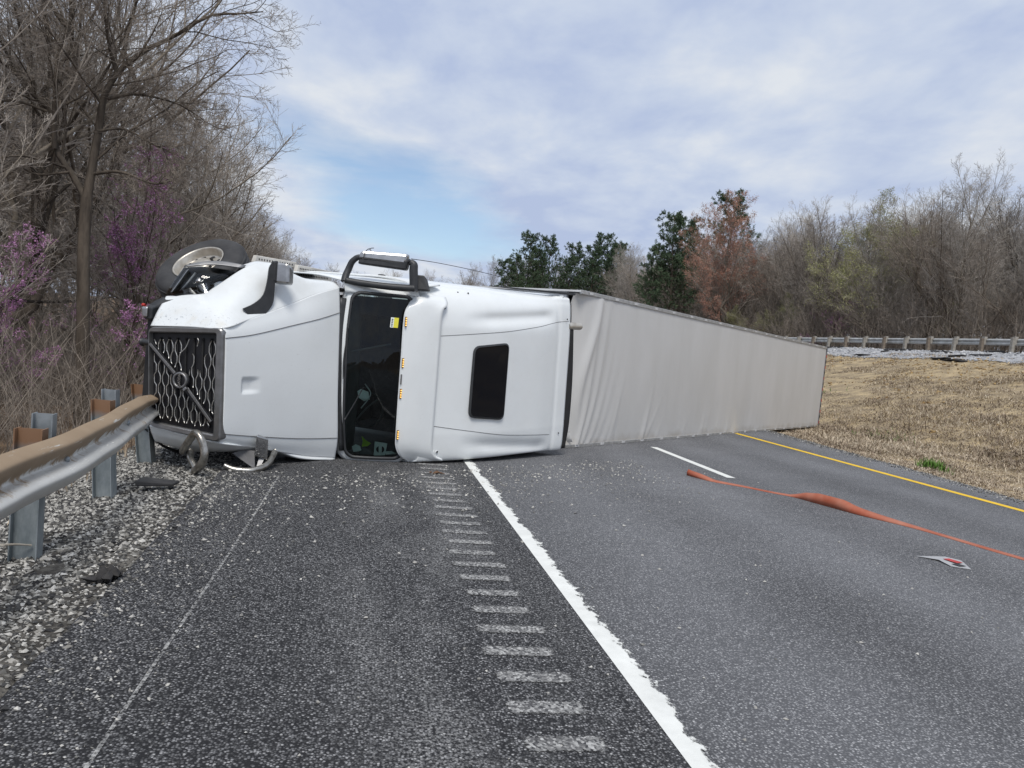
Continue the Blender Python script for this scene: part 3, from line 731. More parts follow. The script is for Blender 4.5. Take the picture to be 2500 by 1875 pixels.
def pine(name, seed, h=17, r0=0.2):
    r = np.random.default_rng(seed)
    P0, R0 = trunk_line(h, r, 0.12, 12, r0, 0.15)
    P1, R1 = level(P0, R0, 66, 0.30, 72, 0.25, 5, 0.10, 0.06, r, 0.025, 0.35)
    P2, R2 = level(P1, R1, 9, 0.2, 48, 0.44, 3, 0.14, 0.08, r, 0.010, 0.6)
    # tufts of needles round the outer half of every twig
    M = len(P2); k = 34
    t = r.uniform(0.35, 1.0, (M, k)); f = t * 3; i = np.minimum(f.astype(int), 2); w = (f - i)[..., None]; m = np.arange(M)[:, None]
    c = (P2[m, i] * (1 - w) + P2[m, i + 1] * w).reshape(-1, 3)
    d = r.standard_normal((M * k, 3)) + np.array([0, 0, 0.5]); d /= np.linalg.norm(d, axis=1, keepdims=True)
    s = np.cross(d, r.standard_normal((M * k, 3))); s /= np.linalg.norm(s, axis=1, keepdims=True)
    L = r.uniform(0.15, 0.36, (M * k, 1)); wd = 0.032
    V = np.stack([c - s * wd, c + d * L * 0.5 + s * wd, c + d * L, c + d * L * 0.5 - s * wd], 1).reshape(-1, 3)
    return build_tree(name, [(P0, R0, 7), (P1, R1, 4)], [(P2, R2, 3)], (V, np.arange(M * k * 4).reshape(-1, 4)), 'bark_dark', 'twig_dark', 'needle')
PROTO = {
    'oak': hardwood('oak', 101, 15, 0.15, 0.28, 16, 56, 0.05, (10, 8, 5), 'bark', 'twig'),
    'ash': hardwood('ash', 102, 16, 0.135, 0.30, 18, 44, 0.06, (10, 8, 5), 'bark', 'twig', ratio=0.38),
    'elm': hardwood('elm', 103, 13, 0.14, 0.25, 15, 46, 0.09, (9, 7, 5), 'bark_dark', 'twig_dark', bend=0.5),
    'gum': hardwood('gum', 104, 17, 0.13, 0.24, 22, 48, 0.07, (10, 8, 5), 'bark', 'twig_grey', ratio=0.34, bend=0.2),
    'slim': hardwood('slim', 105, 11, 0.075, 0.30, 12, 36, 0.09, (7, 6, 4), 'bark_dark', 'twig_dark', ratio=0.32, bend=0.5),
    'slim2': hardwood('slim2', 106, 9, 0.06, 0.22, 12, 40, 0.08, (7, 6, 4), 'bark', 'twig', ratio=0.36, bend=0.7),
    'redbud': hardwood('redbud', 107, 6.0, 0.07, 0.20, 11, 48, 0.05, (8, 6, 3), 'bark_dark', 'twig_dark', (9, 0.022, 0.03), 'blossom', ratio=0.5, bend=0.6),
    'maple': hardwood('maple', 108, 13, 0.16, 0.22, 18, 44, 0.07, (9, 7, 4), 'bark', 'twig', (9, 0.036, 0.10), 'maple_bud', ratio=0.42),
    'spring': hardwood('spring', 109, 11, 0.13, 0.22, 17, 44, 0.05, (9, 7, 4), 'bark', 'twig', (8, 0.036, 0.12), 'spring_leaf', ratio=0.42),
    'pine': pine('pine', 110), 'pine2': pine('pine2', 111, 15, 0.18),
}
TW = {'oak': 'bare_tree', 'ash': 'bare_tree', 'elm': 'bare_tree', 'gum': 'bare_tree', 'slim': 'sapling', 'slim2': 'sapling', 'redbud': 'redbud_tree', 'maple': 'maple_tree', 'spring': 'leafing_tree', 'pine': 'pine_tree', 'pine2': 'pine_tree'}
def put_tree(kind, x, y, s, label, group=None, rz=None, z=None, lean=None, cat='tree', sz=None):
    root = empty(TW[kind], (x, y, float(land(x, y)) - 0.15 if z is None else z))
    q = Vector((0, 0, 1)).rotation_difference(Vector(UPG if lean is None else lean))
    root.rotation_mode = 'QUATERNION'
    root.rotation_quaternion = q @ Matrix.Rotation(random.uniform(0, 6.28) if rz is None else rz, 4, 'Z').to_quaternion()
    root.scale = (s, s, s * (sz or 1))
    t, c = PROTO[kind]
    obj('trunk', t, root); obj('crown', c, root)
    tag(root, label, cat, group)
    return root
def rlean(a=0.05): return UPG + np.r_[rng.uniform(-a, a, 2), 0]

# --- the big forked tree beyond the near guardrail: limbs laid out one by one
def fk(pts, k=22 / 14):
    P = np.array([(x, 14.0, z) for x, z in pts]); P = np.array([0, 0, 1.55]) + (P - np.array([0, 0, 1.55])) * k
    return P
BIG = empty('forked_tree', (-7.3, 22.0, -1.75))
limb = {
    'trunk': ([(-4.62, -0.6), (-4.66, 0.3), (-4.70, 1.18), (-4.78, 2.52), (-4.79, 3.34)], 0.17, 0.13),
    'left': ([(-4.79, 3.30), (-5.08, 3.72), (-5.33, 4.07), (-5.48, 4.65), (-5.71, 4.89), (-5.92, 5.14), (-6.22, 5.36), (-6.7, 5.75)], 0.085, 0.03),
    'mid': ([(-5.33, 4.07), (-5.32, 4.76), (-5.24, 5.49), (-5.17, 6.1), (-5.16, 6.9), (-5.0, 7.7)], 0.06, 0.015),
    'right': ([(-4.79, 3.30), (-4.75, 3.75), (-4.70, 4.49), (-4.61, 4.99), (-4.45, 5.46), (-4.09, 5.88), (-3.66, 6.2), (-3.1, 6.58), (-2.67, 6.75), (-2.28, 6.88)], 0.11, 0.012),
    'r2': ([(-4.75, 3.73), (-4.26, 3.80), (-3.74, 3.68), (-3.40, 3.74)], 0.045, 0.012),
    'r3': ([(-4.59, 4.99), (-4.17, 5.15), (-3.59, 5.14), (-3.1, 4.92)], 0.045, 0.01),
    'r4': ([(-4.47, 5.42), (-4.59, 5.93), (-4.64, 6.6), (-4.5, 7.5)], 0.055, 0.015),
    'r5': ([(-4.70, 4.45), (-4.3, 4.55), (-3.8, 4.35), (-3.4, 4.2)], 0.035, 0.008),
    'l2': ([(-5.48, 4.65), (-5.9, 4.7), (-6.3, 4.5), (-6.8, 4.6)], 0.035, 0.01),
    'l3': ([(-5.08, 3.72), (-5.5, 3.6), (-5.9, 3.7), (-6.3, 3.55)], 0.03, 0.01)}
Ls = []
rb = np.random.default_rng(900)
for nm, (pts, ra, rb_) in limb.items():
    P = fk(pts); P[1:, 1] += np.cumsum(rb.uniform(-0.35, 0.3, len(P) - 1)) * (0 if nm == 'trunk' else 1)
    if nm not in ('trunk',):
        P[:, 1] -= P[0, 1] - 22.0
    P = catmull(P, 20); Ls.append((P[None], 1.1 * np.linspace(ra, rb_, 20)[None]))
off = np.array(BIG.location)
wood = [(P - off, r_, 8) for P, r_ in Ls]
Pm = np.concatenate([P for P, r_ in Ls[1:]]) - off; Rm = np.concatenate([r_ for P, r_ in Ls[1:]])
Q1, S1 = level(Pm, Rm, 13, 0.12, 46, 0.42, 7, 0.10, 0.03, rb, 0.012, 0.42, taper=0.45)
Q2, S2 = level(Q1, S1, 9, 0.1, 42, 0.48, 5, 0.11, 0.02, rb, 0.0075, 0.5, taper=0.5)
Q3, S3 = level(Q2, S2, 7, 0.1, 38, 0.52, 4, 0.11, 0.01, rb, 0.0050, 0.6)
Q4, S4 = level(Q3, S3, 4, 0.1, 38, 0.55, 2, 0.12, 0.0, rb, 0.0042, 0.6)
t_, c_ = build_tree('forked_tree', wood + [(Q1, S1, 5)], [(Q2, S2, 4), (Q3, S3, 3), (Q4, S4, 3)], None, 'bark_dark', 'twig_dark')
obj('trunk', t_, BIG); obj('crown', c_, BIG)
tag(BIG, 'large bare forked tree with long overhanging limb behind the near guardrail', 'tree')

# --- wood on the left
FORM = {'oak': 'wide-crowned brown bare tree', 'ash': 'narrow steep-branched bare tree', 'elm': 'dark crooked bare tree', 'gum': 'tall pale-twigged bare tree'}
LG = 'bare trees of the wood beyond the near guardrail'; LL = 'bare brown hardwood tree in the wood beyond the near guardrail'
SG = 'thin saplings beyond the near guardrail'; SL = 'thin bare sapling among the trees beyond the near guardrail'
left = []
rl = np.random.default_rng(77)
def left_edge(y): return np.interp(y, [12, 22, 30, 50, 70, 120, 180], [-5.6, -6.6, -7.2, -8.0, -8.6, -11.0, -15.0])
tries = 0
while len(left) < 92 and tries < 9000:
    tries += 1
    y = 19 + 135 * rl.random() ** 1.4
    x = left_edge(y) - 0.6 - abs(rl.standard_normal()) * (6.5 + 0.10 * y)
    if x < -0.62 * y - 6 or (y < 26 and -0.50 < x / y < -0.22): continue
    if all((x - a) ** 2 + (y - b) ** 2 > (1.7 + 0.02 * y) ** 2 for a, b in left) and (x + 7.3) ** 2 + (y - 22) ** 2 > 5:
        left.append((x, y))
for k, (x, y) in enumerate(left):
    kind = ['oak', 'ash', 'elm', 'gum', 'ash', 'elm'][k % 6]
    put_tree(kind, x, y, rl.uniform(0.85, 1.10) * np.interp(x / y, [-.5, -.3, -.2, -.1], [1.5, 1.35, 1.08, 0.95]), FORM[kind] + ' in the wood beyond the near guardrail', FORM[kind] + 's, near wood', lean=rlean())
for x, y, sc_, kind, lb in ((-10.2, 88, 0.85, 'ash', 'bare tree at the far end of the near wood, over the truck step'), (-9.6, 104, 0.80, 'gum', 'last pale bare tree where the near wood ends'), (-9.8, 70, 0.90, 'oak', 'rounded bare tree standing out from the edge of the near wood')):
    put_tree(kind, x, y, sc_, lb, lean=rlean(0.02))
sap = []
while len(sap) < 46:
    y = 15 + 60 * rl.random() ** 1.6; x = left_edge(y) + 0.4 - 9 * rl.random() ** 1.4
    if x > -4.4 - 0.02 * y: continue
    if y < 24 and -0.46 < x / y < -0.24: continue
    sap.append((x, y)); put_tree(['slim', 'slim2'][len(sap) % 2], x, y, rl.uniform(0.6, 1.05), SL, SG, lean=rlean(0.12))
for x, y, s, lb in ((-8.6, 19.5, 0.8, 'redbud tree with pink-purple blossom overhanging the near guardrail'), (-6.7, 26, 1.25, 'tall pink-flowered redbud behind the big forked tree')):
    put_tree('redbud', x, y, s, lb, lean=rlean(0.05))
# --- woods across the far carriageway
RG = 'bare trees of the wood behind the far guardrail'; RL = 'bare grey-brown hardwood tree in the wood behind the far guardrail'
right = []; tries = 0
while len(right) < 240 and tries < 30000:
    tries += 1
    y = 22 + 120 * rl.random() ** 1.25
    x = 38 + 0.02 * y + abs(rl.standard_normal()) * 17
    if x > 1.02 * y + 16: continue
    if all((x - a) ** 2 + (y - b) ** 2 > 3.6 for a, b in right): right.append((x, y))
for k, (x, y) in enumerate(right):
    kind = ['gum', 'ash', 'oak', 'gum', 'elm'][k % 5]
    put_tree(kind, x, y, rl.uniform(0.78, 1.08) * np.interp(y, [20, 45, 60, 100, 140], [0.70, 0.82, 0.95, 1.0, 1.0]) * (1.1 if kind == 'elm' else 1), FORM[kind] + ' in the wood behind the far guardrail', FORM[kind] + 's, far wood', lean=rlean())
for k in range(80):
    y = 26 + 90 * rl.random(); x = 35.5 + abs(rl.standard_normal()) * 3 + 0.02 * y
    put_tree(['slim', 'slim2'][k % 2], x, y, rl.uniform(0.5, 0.95), 'thin bare sapling on the edge of the wood behind the far guardrail', 'thin saplings behind the far guardrail', lean=rlean(0.1))
DK = [(38.4, 47), (39.6, 51.5), (38.9, 64), (40.6, 68), (38.2, 79), (43.5, 54), (45.0, 49), (47.2, 52.5), (41.8, 74)]
for x, y in DK:
    put_tree('elm', x, y, rl.uniform(0.9, 1.1), 'stout dark-trunked bare tree at the front edge of the far wood', 'stout dark trees at the front of the far wood', lean=rlean(0.04))
SP = [('maple', 37.8, 75, 1.22, 'rust-red budding maple standing before the far wood'), ('maple', 40.5, 84, 1.05, 'smaller reddish maple just behind the rust-red one'),
      ('maple', 33.5, 108, 0.45, 'low orange-brown budding tree at the foot of the pines'),
      ('spring', 39.0, 56, 1.2, 'round tree hazed with pale yellow-green new leaves'), ('spring', 38.5, 68, 0.55, 'small yellow-green leafing tree between the maple and the pale green tree'),
      ('spring', 37.0, 74, 0.45, 'low yellow-green shrubby tree under the maple'), ('spring', 47.5, 57, 0.6, 'thin pale-leafed tree among the tall bare trunks'),
      ('redbud', 38.0, 58, 0.8, 'purple-flowered redbud behind the far guardrail posts'), ('redbud', 39.8, 62, 0.7, 'fainter purple redbud at the wood edge'),
      ('gum', 49.5, 60, 1.02, 'tallest bare upright tree rising over the far wood'), ('gum', 51.5, 57, 0.97, 'tall bare tree beside the tallest one')]
for kind, x, y, s, lb in SP: put_tree(kind, x, y, s, lb, lean=rlean(0.03))
for k, (x, y, s) in enumerate(((22.0, 127, 0.74), (24.3, 128, 0.84), (26.6, 130, 0.96), (28.6, 129, 0.90), (30.6, 131, 0.92), (32.8, 128, 0.84), (34.8, 130, 0.90), (36.8, 128, 1.0), (38.8, 131, 1.04), (40.6, 129, 1.06), (42.4, 132, 0.96))):
    put_tree(['pine', 'pine2'][k % 2], x, y, s, 'dark green pine in the clump seen over the trailer', 'pines in the clump over the trailer', lean=rlean(0.03))
for k, (x, y, s) in enumerate(((33.6, 90, 0.80), (35.8, 89, 0.95), (38.2, 91, 1.08), (44.5, 92, 1.18))):
    put_tree(['pine2', 'pine'][k % 2], x, y, s, ['dark pine at the near side of the tall pine group', 'pine in the middle of the tall pine group', 'tallest pine of the group left of the red maple', 'pine crown rising just behind the red maple'][k], lean=rlean(0.03))
# --- far line of trees over the road
for k in range(46):
    x = -24 + 78 * (k + rl.random()) / 46; y = 165 + 60 * rl.random()
    put_tree(['gum', 'ash', 'oak'][k % 3], x, y, rl.uniform(0.7, 0.95) * np.interp(x, [-24, 10, 50], [0.85, 0.80, 1.1]), 'distant bare tree in the line far down the road', 'distant trees far down the road', lean=rlean(0.04))
# --- brush: dense thin stems on the floor of both woods
def brush(name, xs, ys, hs, seed, label, mat='brush'):
    r = np.random.default_rng(seed); n = len(xs)
    b = np.stack([xs, ys, land(xs, ys) - 0.05], -1)
    d = np.stack([r.uniform(-.35, .35, n), r.uniform(-.35, .35, n), np.ones(n)], -1)
    P = np.zeros((n, 4, 3)); P[:, 0] = b
    for k in range(3):
        d = d + r.standard_normal((n, 3)) * np.array([.12, .12, .05]); P[:, k + 1] = P[:, k] + d / np.linalg.norm(d, axis=1, keepdims=True) * (hs / 3)[:, None]
    rad = (0.004 + 0.005 * r.random(n))[:, None] * np.interp(ys, [10, 60], [1, 2.2])[:, None] * np.linspace(1, 0.4, 4)[None]
    C2, R2 = level(P, rad, 4, 0.25, 42, 0.42, 2, 0.2, 0.03, r, 0.0035)
    V, F = join([tubes(P, rad, 3), tubes(C2, R2 * np.repeat(np.interp(ys, [10, 60], [1, 2.0]), 4)[:, None], 3)])
    return tag(obj(name, mesh_np(name, V, F, MAT[mat])), label, 'brush', kind='stuff')
n = 6500
y = 11 + 105 * rl.random(n) ** 1.5; x = left_edge(y) + 0.7 - 17 * rl.random(n) ** 1.2
brush('undergrowth', x, y, rl.uniform(0.6, 3.4, n), 5, 'tangled brown undergrowth of the wood beyond the near guardrail', 'twig_dark')
n = 9000
y = 20 + 115 * rl.random(n); x = 35.0 + 0.02 * y + np.abs(rl.standard_normal(n)) * 11
brush('undergrowth', x, y, rl.uniform(0.8, 5.5, n), 6, 'grey-brown undergrowth of the wood behind the far guardrail')

# ================================================================== overturned tractor
# local axes: x back along the truck, y towards its right side (now up), z towards its roof (now facing the viewer)
TR = empty('semi_truck')
TR.matrix_world = Matrix.Translation((-2.8808, 8.8822, 0.9536)) @ Matrix(((0.52904, -0.02141, 0.84833), (0.84763, -0.03431, -0.52948), (0.04044, 0.99918, 0.0))).to_4x4() @ Matrix.Scale(0.92, 4)
tag(TR, 'white long-nose semi truck lying on its left side across the shoulder', 'semi truck')
W = MAT['white']
def dent(c, r_, d, ax):
    c = np.array(c); ax = np.array(ax, float)
    return lambda G: G + ax * (d * np.exp(-(((G - c) / np.array(r_)) ** 2).sum(-1)))[..., None]
# ---- hood
def hood_bump(G):
    G = G.copy()
    # pressed air notch in the middle of the hood
    u_ = (G[..., 0] - 0.58) / 0.13; v_ = (G[..., 1] + 0.09) / 0.085
    G[..., 2] -= 0.028 * np.clip(1 - np.abs(v_) ** 8, 0, 1) * np.clip(1 - (u_ + 0.05), 0, 1) * (u_ > -1) * (u_ < 1)
    return G
rows = [
    [(.21, -.73, 1.735), (.21, -.62, 1.775), (.215, -.3, 1.772), (.215, .1, 1.765), (.215, .44, 1.747), (.21, .55, 1.715)],
    [(.60, -.81, 1.80), (.60, -.68, 1.835), (.60, -.3, 1.842), (.60, .1, 1.832), (.60, .49, 1.808), (.60, .67, 1.765)],
    [(1.2, -.95, 1.895), (1.2, -.76, 1.935), (1.2, -.3, 1.942), (1.2, .1, 1.932), (1.2, .62, 1.898), (1.2, .87, 1.83)],
    [(1.6, -1.04, 1.96), (1.6, -.80, 2.00), (1.6, -.3, 2.01), (1.6, .1, 2.0), (1.6, .71, 1.962), (1.6, 1.02, 1.89)],
    [(2.02, -1.10, 2.05), (2.0, -.826, 2.085), (1.96, -.3, 2.075), (1.96, .1, 2.055), (2.0, .81, 1.992), (2.02, 1.14, 1.945)]]
hood = patch('hood', rows, W, TR, 90, 90, 0.02, offset=-1, bump=hood_bump)
up = [
    [(.06, .50, .82), (.12, .53, 1.30), (.21, .55, 1.715), (.60, .67, 1.765), (1.2, .87, 1.83), (1.6, 1.02, 1.89), (2.02, 1.14, 1.945)],
    [(.11, .575, .81), (.17, .615, 1.22), (.27, .65, 1.60), (.62, .76, 1.705), (1.2, .96, 1.785), (1.6, 1.08, 1.85), (2.02, 1.175, 1.90)],
    [(.18, .67, .79), (.24, .725, 1.13), (.34, .77, 1.45), (.66, .915, 1.62), (1.2, 1.10, 1.72), (1.6, 1.155, 1.80), (2.02, 1.195, 1.86)],
    [(.27, .76, .76), (.36, .82, 1.03), (.43, .85, 1.32), (.76, 1.08, 1.53), (1.2, 1.25, 1.64), (1.6, 1.19, 1.75), (2.02, 1.205, 1.82)],
    [(.35, .84, .73), (.45, .90, .95), (.52, .93, 1.16), (.88, 1.26, 1.40), (1.2, 1.345, 1.50), (1.6, 1.21, 1.68), (2.02, 1.21, 1.76)]]
patch('fender', up, MAT['white_scuffed'], TR, 50, 90, 0.015, flip=True)
patch('fender', [[(.88, 1.26, 1.40), (1.2, 1.345, 1.50), (1.6, 1.21, 1.68), (2.02, 1.21, 1.76)], [(1.0, 1.29, 1.24), (1.25, 1.35, 1.28), (1.65, 1.21, 1.3), (2.02, 1.22, 1.3)], [(1.02, 1.28, 1.2), (1.5, 1.29, 1.1), (1.75, 1.20, .85), (2.02, 1.22, .7)]], W, TR, 14, 24, 0.015, flip=True)
low = [
    [(.06, -.63, .87), (.12, -.68, 1.30), (.21, -.73, 1.735), (.60, -.81, 1.80), (1.2, -.95, 1.895), (1.6, -1.04, 1.96), (2.02, -1.10, 2.05)],
    [(.12, -.75, .86), (.20, -.80, 1.25), (.34, -.85, 1.58), (.66, -.87, 1.72), (1.1, -.955, 1.86), (1.5, -1.06, 1.95), (2.02, -1.135, 2.04)],
    [(.22, -.84, .82), (.40, -.93, 1.10), (.55, -.92, 1.40), (.80, -.92, 1.60), (1.15, -.97, 1.75), (1.55, -1.08, 1.85), (2.02, -1.14, 1.90)],
    [(.5, -.86, .70), (.65, -.95, 1.0), (.75, -.95, 1.2), (.95, -.95, 1.4), (1.25, -1.0, 1.5), (1.6, -1.09, 1.55), (2.02, -1.14, 1.5)]]
patch('fender', low, W, TR, 30, 60, 0.015, bump=dent((1.05, -.95, 1.80), (.18, .2, .25), -0.035, (0, -1, 1)))
def on_hood(x, y, dz=0.004):
    zc = np.interp(x, [.21, .6, 1.2, 1.6, 2.0], [1.768, 1.836, 1.936, 2.004, 2.06]); return (x, y, zc - 0.03 * y + dz - 0.03 * max(0, abs(y) - .45) ** 1.0 * 0.6)
tube('seam', [(.215, .44, 1.750), (.60, .49, 1.811), (1.2, .62, 1.901), (1.6, .71, 1.965), (2.0, .81, 1.995)], 0.0045, MAT['seam'], hood, 6)
tube('seam', [(.21, -.62, 1.778), (.60, -.68, 1.838), (1.2, -.76, 1.938), (1.6, -.80, 2.003), (2.0, -.826, 2.088)], 0.0045, MAT['seam'], hood, 6)
# scraped ledge below the hood mirror
patch('hood_gap', [[(.52, .80, 1.60), (.62, .84, 1.63), (.76, .90, 1.66)], [(.54, .775, 1.635), (.64, .80, 1.665), (.78, .85, 1.705)]], MAT['white_inner'], hood, 4, 8, 0.01)
# ---- grille
fo = [(.035, .487, .83), (.185, .55, 1.74), (.18, -.71, 1.785), (.045, -.63, .885)]
fi = [(.04, .425, .838), (.175, .482, 1.655), (.17, -.635, 1.69), (.05, -.575, .892)]
def roundq(q, rad, n=6):
    """four corners -> polygon with rounded corners"""
    q = [np.array(p) for p in q]; out = []
    for i in range(4):
        p, a, b = q[i], q[i - 1], q[(i + 1) % 4]
        da = (a - p) / np.linalg.norm(a - p); db = (b - p) / np.linalg.norm(b - p)
        for k in range(n):
            t = k / (n - 1); out.append((1 - t) ** 2 * (p + da * rad) + 2 * t * (1 - t) * p + t * t * (p + db * rad))
    return np.array(out)
def ring(name, oq, iq, mat, parent, depth=(0.05, 0, 0), ro=0.07, ri=0.02, mid=0.0):
    o_, i_ = roundq(oq, ro), roundq(iq, ri); n = len(o_); d = np.array(depth)
    V = np.vstack([o_ + d, o_, (o_ * .85 + i_ * .15) - d * mid, (o_ * .2 + i_ * .8) - d * mid, i_ , i_ + d])
    F = gridfaces(6, n, closed_v=True)
    return obj(name, mesh_np(name, V, F, mat, False), parent)
GR = ring('grille', fo, fi, MAT['satin'], TR, (0.09, 0, 0), 0.075, 0.02, 0.15)
bq = [np.array(p) + np.array((.045, 0, 0)) for p in fi]
poly('backing', [bq[0], bq[1], bq[2], bq[3]], [(0, 1, 2, 3)], MAT['grille_black'], GR)
def gpt(s, t, d=0.0):
    """point on the grille face; s: 0 low .. 1 high on the truck, t: 0 right (now top) .. 1 left"""
    a = np.array(fi[0]) * (1 - s) + np.array(fi[1]) * s; b = np.array(fi[3]) * (1 - s) + np.array(fi[2]) * s
    p = a * (1 - t) + b * t; p[0] += 0.012 + d; return p
NB = 15
for i in range(NB):
    s0 = 0.07 + 0.90 * i / (NB - 1)
    for half in (0, 1):
        # the diagonal bar splits each strip in two
        td = 0.12 + 0.76 * ((s0 + 0.02) / 1.0)
        t0, t1 = (0.075 if not (0.50 < s0 < 0.86) else 0.20 + 0.20 * abs(math.sin(i * 2.1)), td - 0.045) if half == 0 else (td + 0.045, 0.955)
        if t1 - t0 < 0.05: continue
        if abs(s0 - 0.46) < 0.10 : t0, t1 = (t0, min(t1, 0.40)) if half == 0 else (max(t0, 0.60), t1)
        P = []
        k0 = int(t0 / 0.058); tt = t0; ph = 1 if i % 2 else -1
        for q in np.arange(t0, t1 + 1e-6, 0.029):
            cyc = (q / 0.116) % 2.0
            amp = 1 if cyc < 0.75 else (1 - (cyc - 0.75) * 8 if cyc < 1.0 else (-1 if cyc < 1.75 else -1 + (cyc - 1.75) * 8))
            P.append(gpt(s0 + ph * 0.0155 * amp, q))
        if len(P) < 3: continue
        tube('grille_bar', P, 0.0062, MAT['bar_metal'], GR, 6, n=0)
for i in range(7):                                                   # dark cell walls behind the bright strips
    s0 = 0.13 + 0.128 * i
    a, b = gpt(s0, 0.05, 0.022), gpt(s0, 0.95, 0.022)
    tube('cell_wall', [a, (a + b) / 2, b], 0.012, MAT['dark'], GR, 5)
tube('broken_strip', [gpt(.60, .06, -.01), gpt(.55, .15, -.012), gpt(.47, .21, -.015)], 0.006, MAT['bar_metal'], GR, 6)
tube('broken_strip', [gpt(.72, .05, -.01), gpt(.74, .08, -.012), gpt(.71, .13, 0)], 0.006, MAT['bar_metal'], GR, 6)
# diagonal bar and round badge
def slab(name, a, b, w, mat, parent, th=0.015):
    a, b = np.array(a), np.array(b); d = (b - a) / np.linalg.norm(b - a); nrm = np.array((-1, 0, .17)); nrm /= np.linalg.norm(nrm)
    s = np.cross(d, nrm) * w / 2; n_ = nrm * th
    return hexa(name, [a - s, b - s, b + s, a + s, a - s + n_, b - s + n_, b + s + n_, a + s + n_], mat, parent, 0.004)
BD = empty('badge_bar'); BD.parent = GR
slab('dark_edge', gpt(.02, .12, -.018), gpt(.98, .88, -.018), 0.062, MAT['grille_black'], BD, 0.006)
slab('bright_strip', gpt(.02, .125, -.026), gpt(.41, .43, -.026), 0.030, MAT['satin'], BD)
slab('bright_strip', gpt(.60, .57, -.026), gpt(.975, .875, -.026), 0.030, MAT['satin'], BD)
bc = gpt(.505, .495, -.045); ax = Vector((-1, 0, .17)).normalized()
EM = lathe('emblem', [(.090, -.02), (.092, .008), (.086, .018), (.070, .018), (.064, .008), (.064, -.02)], MAT['satin'], GR, ax, bc, 36)
lathe('emblem_disc', [(.001, .002), (.066, .002), (.098, -.012), (.10, -.025)], MAT['grille_black'], EM, ax, bc, 28)
slab('arrow_tip', np.array(bc) + np.array((0, -.075, .07)), np.array(bc) + np.array((0, -.098, .092)), 0.05, MAT['satin'], EM, 0.02)
slab('name_band', np.array(bc) + np.array((-.006, .075, 0)), np.array(bc) + np.array((-.006, -.075, 0)), 0.036, MAT['grille_black'], EM, 0.012)
def lettering(text, size, mat, parent, right, upv, origin, name='lettering', depth=0.002):
    cu = bpy.data.curves.new(name, 'FONT'); cu.body = text; cu.size = size; cu.extrude = depth; cu.align_x = 'CENTER'; cu.align_y = 'CENTER'
    tmp = bpy.data.objects.new('tmp', cu); COL.objects.link(tmp)
    me = bpy.data.meshes.new_from_object(tmp.evaluated_get(bpy.context.evaluated_depsgraph_get())); bpy.data.objects.remove(tmp)
    me.materials.clear(); me.materials.append(mat)
    r_, u_ = Vector(right).normalized(), Vector(upv).normalized(); n_ = r_.cross(u_)
    M_ = Matrix((r_, u_, n_)).transposed().to_4x4(); M_.translation = Vector(origin)
    me.transform(M_); return obj(name, me, parent)
lettering('VOLVO', 0.042, MAT['bar_metal'], EM, (0, -1, 0), (.17, 0, 1), np.array(bc) + np.array((-.022, 0, .003)))
# ---- what shows behind the torn front
box('radiator', (.28, -.50, .62), (.5, .42, 1.62), MAT['dark'], TR, 0.02)
box('engine_bay', (.5, -.55, .45), (2.3, .55, 1.65), MAT['dark'], TR, 0.05)
hexa('bumper_bracket', [(.22, -.60, .55), (.32, -.60, .55), (.32, .60, .60), (.22, .60, .60), (.16, -.55, .80), (.28, -.55, .80), (.28, .50, .80), (.16, .50, .80)], MAT['dark'], TR, 0.02)
tube('tow_pin', [(.10, .305, .80), (.10, .305, .70), (.10, .303, .67)], [.035, .035, .05], MAT['plastic'], TR, 10)
FG = hexa('fog_lamp', [(.16, .56, .60), (.30, .56, .55), (.30, .74, .55), (.16, .70, .60), (.14, .56, .74), (.28, .56, .74), (.28, .74, .72), (.14, .70, .74)], MAT['plastic'], TR, 0.02)
hexa('lamp_glass', [(.12, .59, .625), (.14, .59, .615), (.14, .71, .60), (.12, .69, .61), (.12, .59, .69), (.14, .59, .69), (.14, .71, .69), (.12, .69, .69)], MAT['chrome'], FG, 0.012)
tube('red_clip', [(.22, .715, .56), (.22, .72, .525), (.23, .722, .505)], [.018, .02, .012], MAT['red'], TR, 8)
patch('torn_liner', [[(.25, .70, .55), (.3, .78, .62), (.33, .83, .72)], [(.2, .68, .66), (.24, .74, .72), (.30, .80, .80)], [(.30, .70, .80), (.34, .78, .86), (.38, .83, .92)]], MAT['plastic'], TR, 8, 8, 0.012)
# ---- right headlight, smashed
hl = [(.35, .863, .721), (.45, 1.188, .878), (.6, 1.22, 1.044), (.8, 1.205, 1.229), (.86, 1.19, 1.308), (.66, 1.003, 1.256), (.5, .911, 1.159), (.4, .84, .894)]
hc = np.mean(hl, 0); H = np.array(hl)
HL = poly('headlight', list(H + np.array((.10, -.06, -.04))) + list(hl) + [hc + np.array((.16, -.06, -.08))], [(i, (i + 1) % 8, 8 + (i + 1) % 8, 8 + i) for i in range(8)] + [((i + 1) % 8, i, 16) for i in range(8)], MAT['plastic'], TR, False)
lc = hc + np.array((-.035, .02, .02))
poly('lens', list(H + np.array((-.006, .004, .004))) + [lc], [(i, (i + 1) % 8, 8) for i in range(8)], MAT['lens'], HL, True, 0.004)
hexa('light_bar', [(.37, .88, .745), (.42, .88, .72), (.52, 1.17, .86), (.47, 1.17, .885), (.36, .89, .80), (.41, .89, .79), (.51, 1.17, .92), (.45, 1.17, .945)], MAT['chrome'], HL, 0.01)
tube('light_guide', [(.42, .89, .85), (.47, 1.02, .93), (.52, 1.14, .99)], .012, MAT['reflect_white'], HL, 8)
tube('light_guide', [(.44, .89, .90), (.52, .93, 1.06), (.60, .98, 1.17), (.68, 1.04, 1.23)], .012, MAT['reflect_white'], HL, 8)
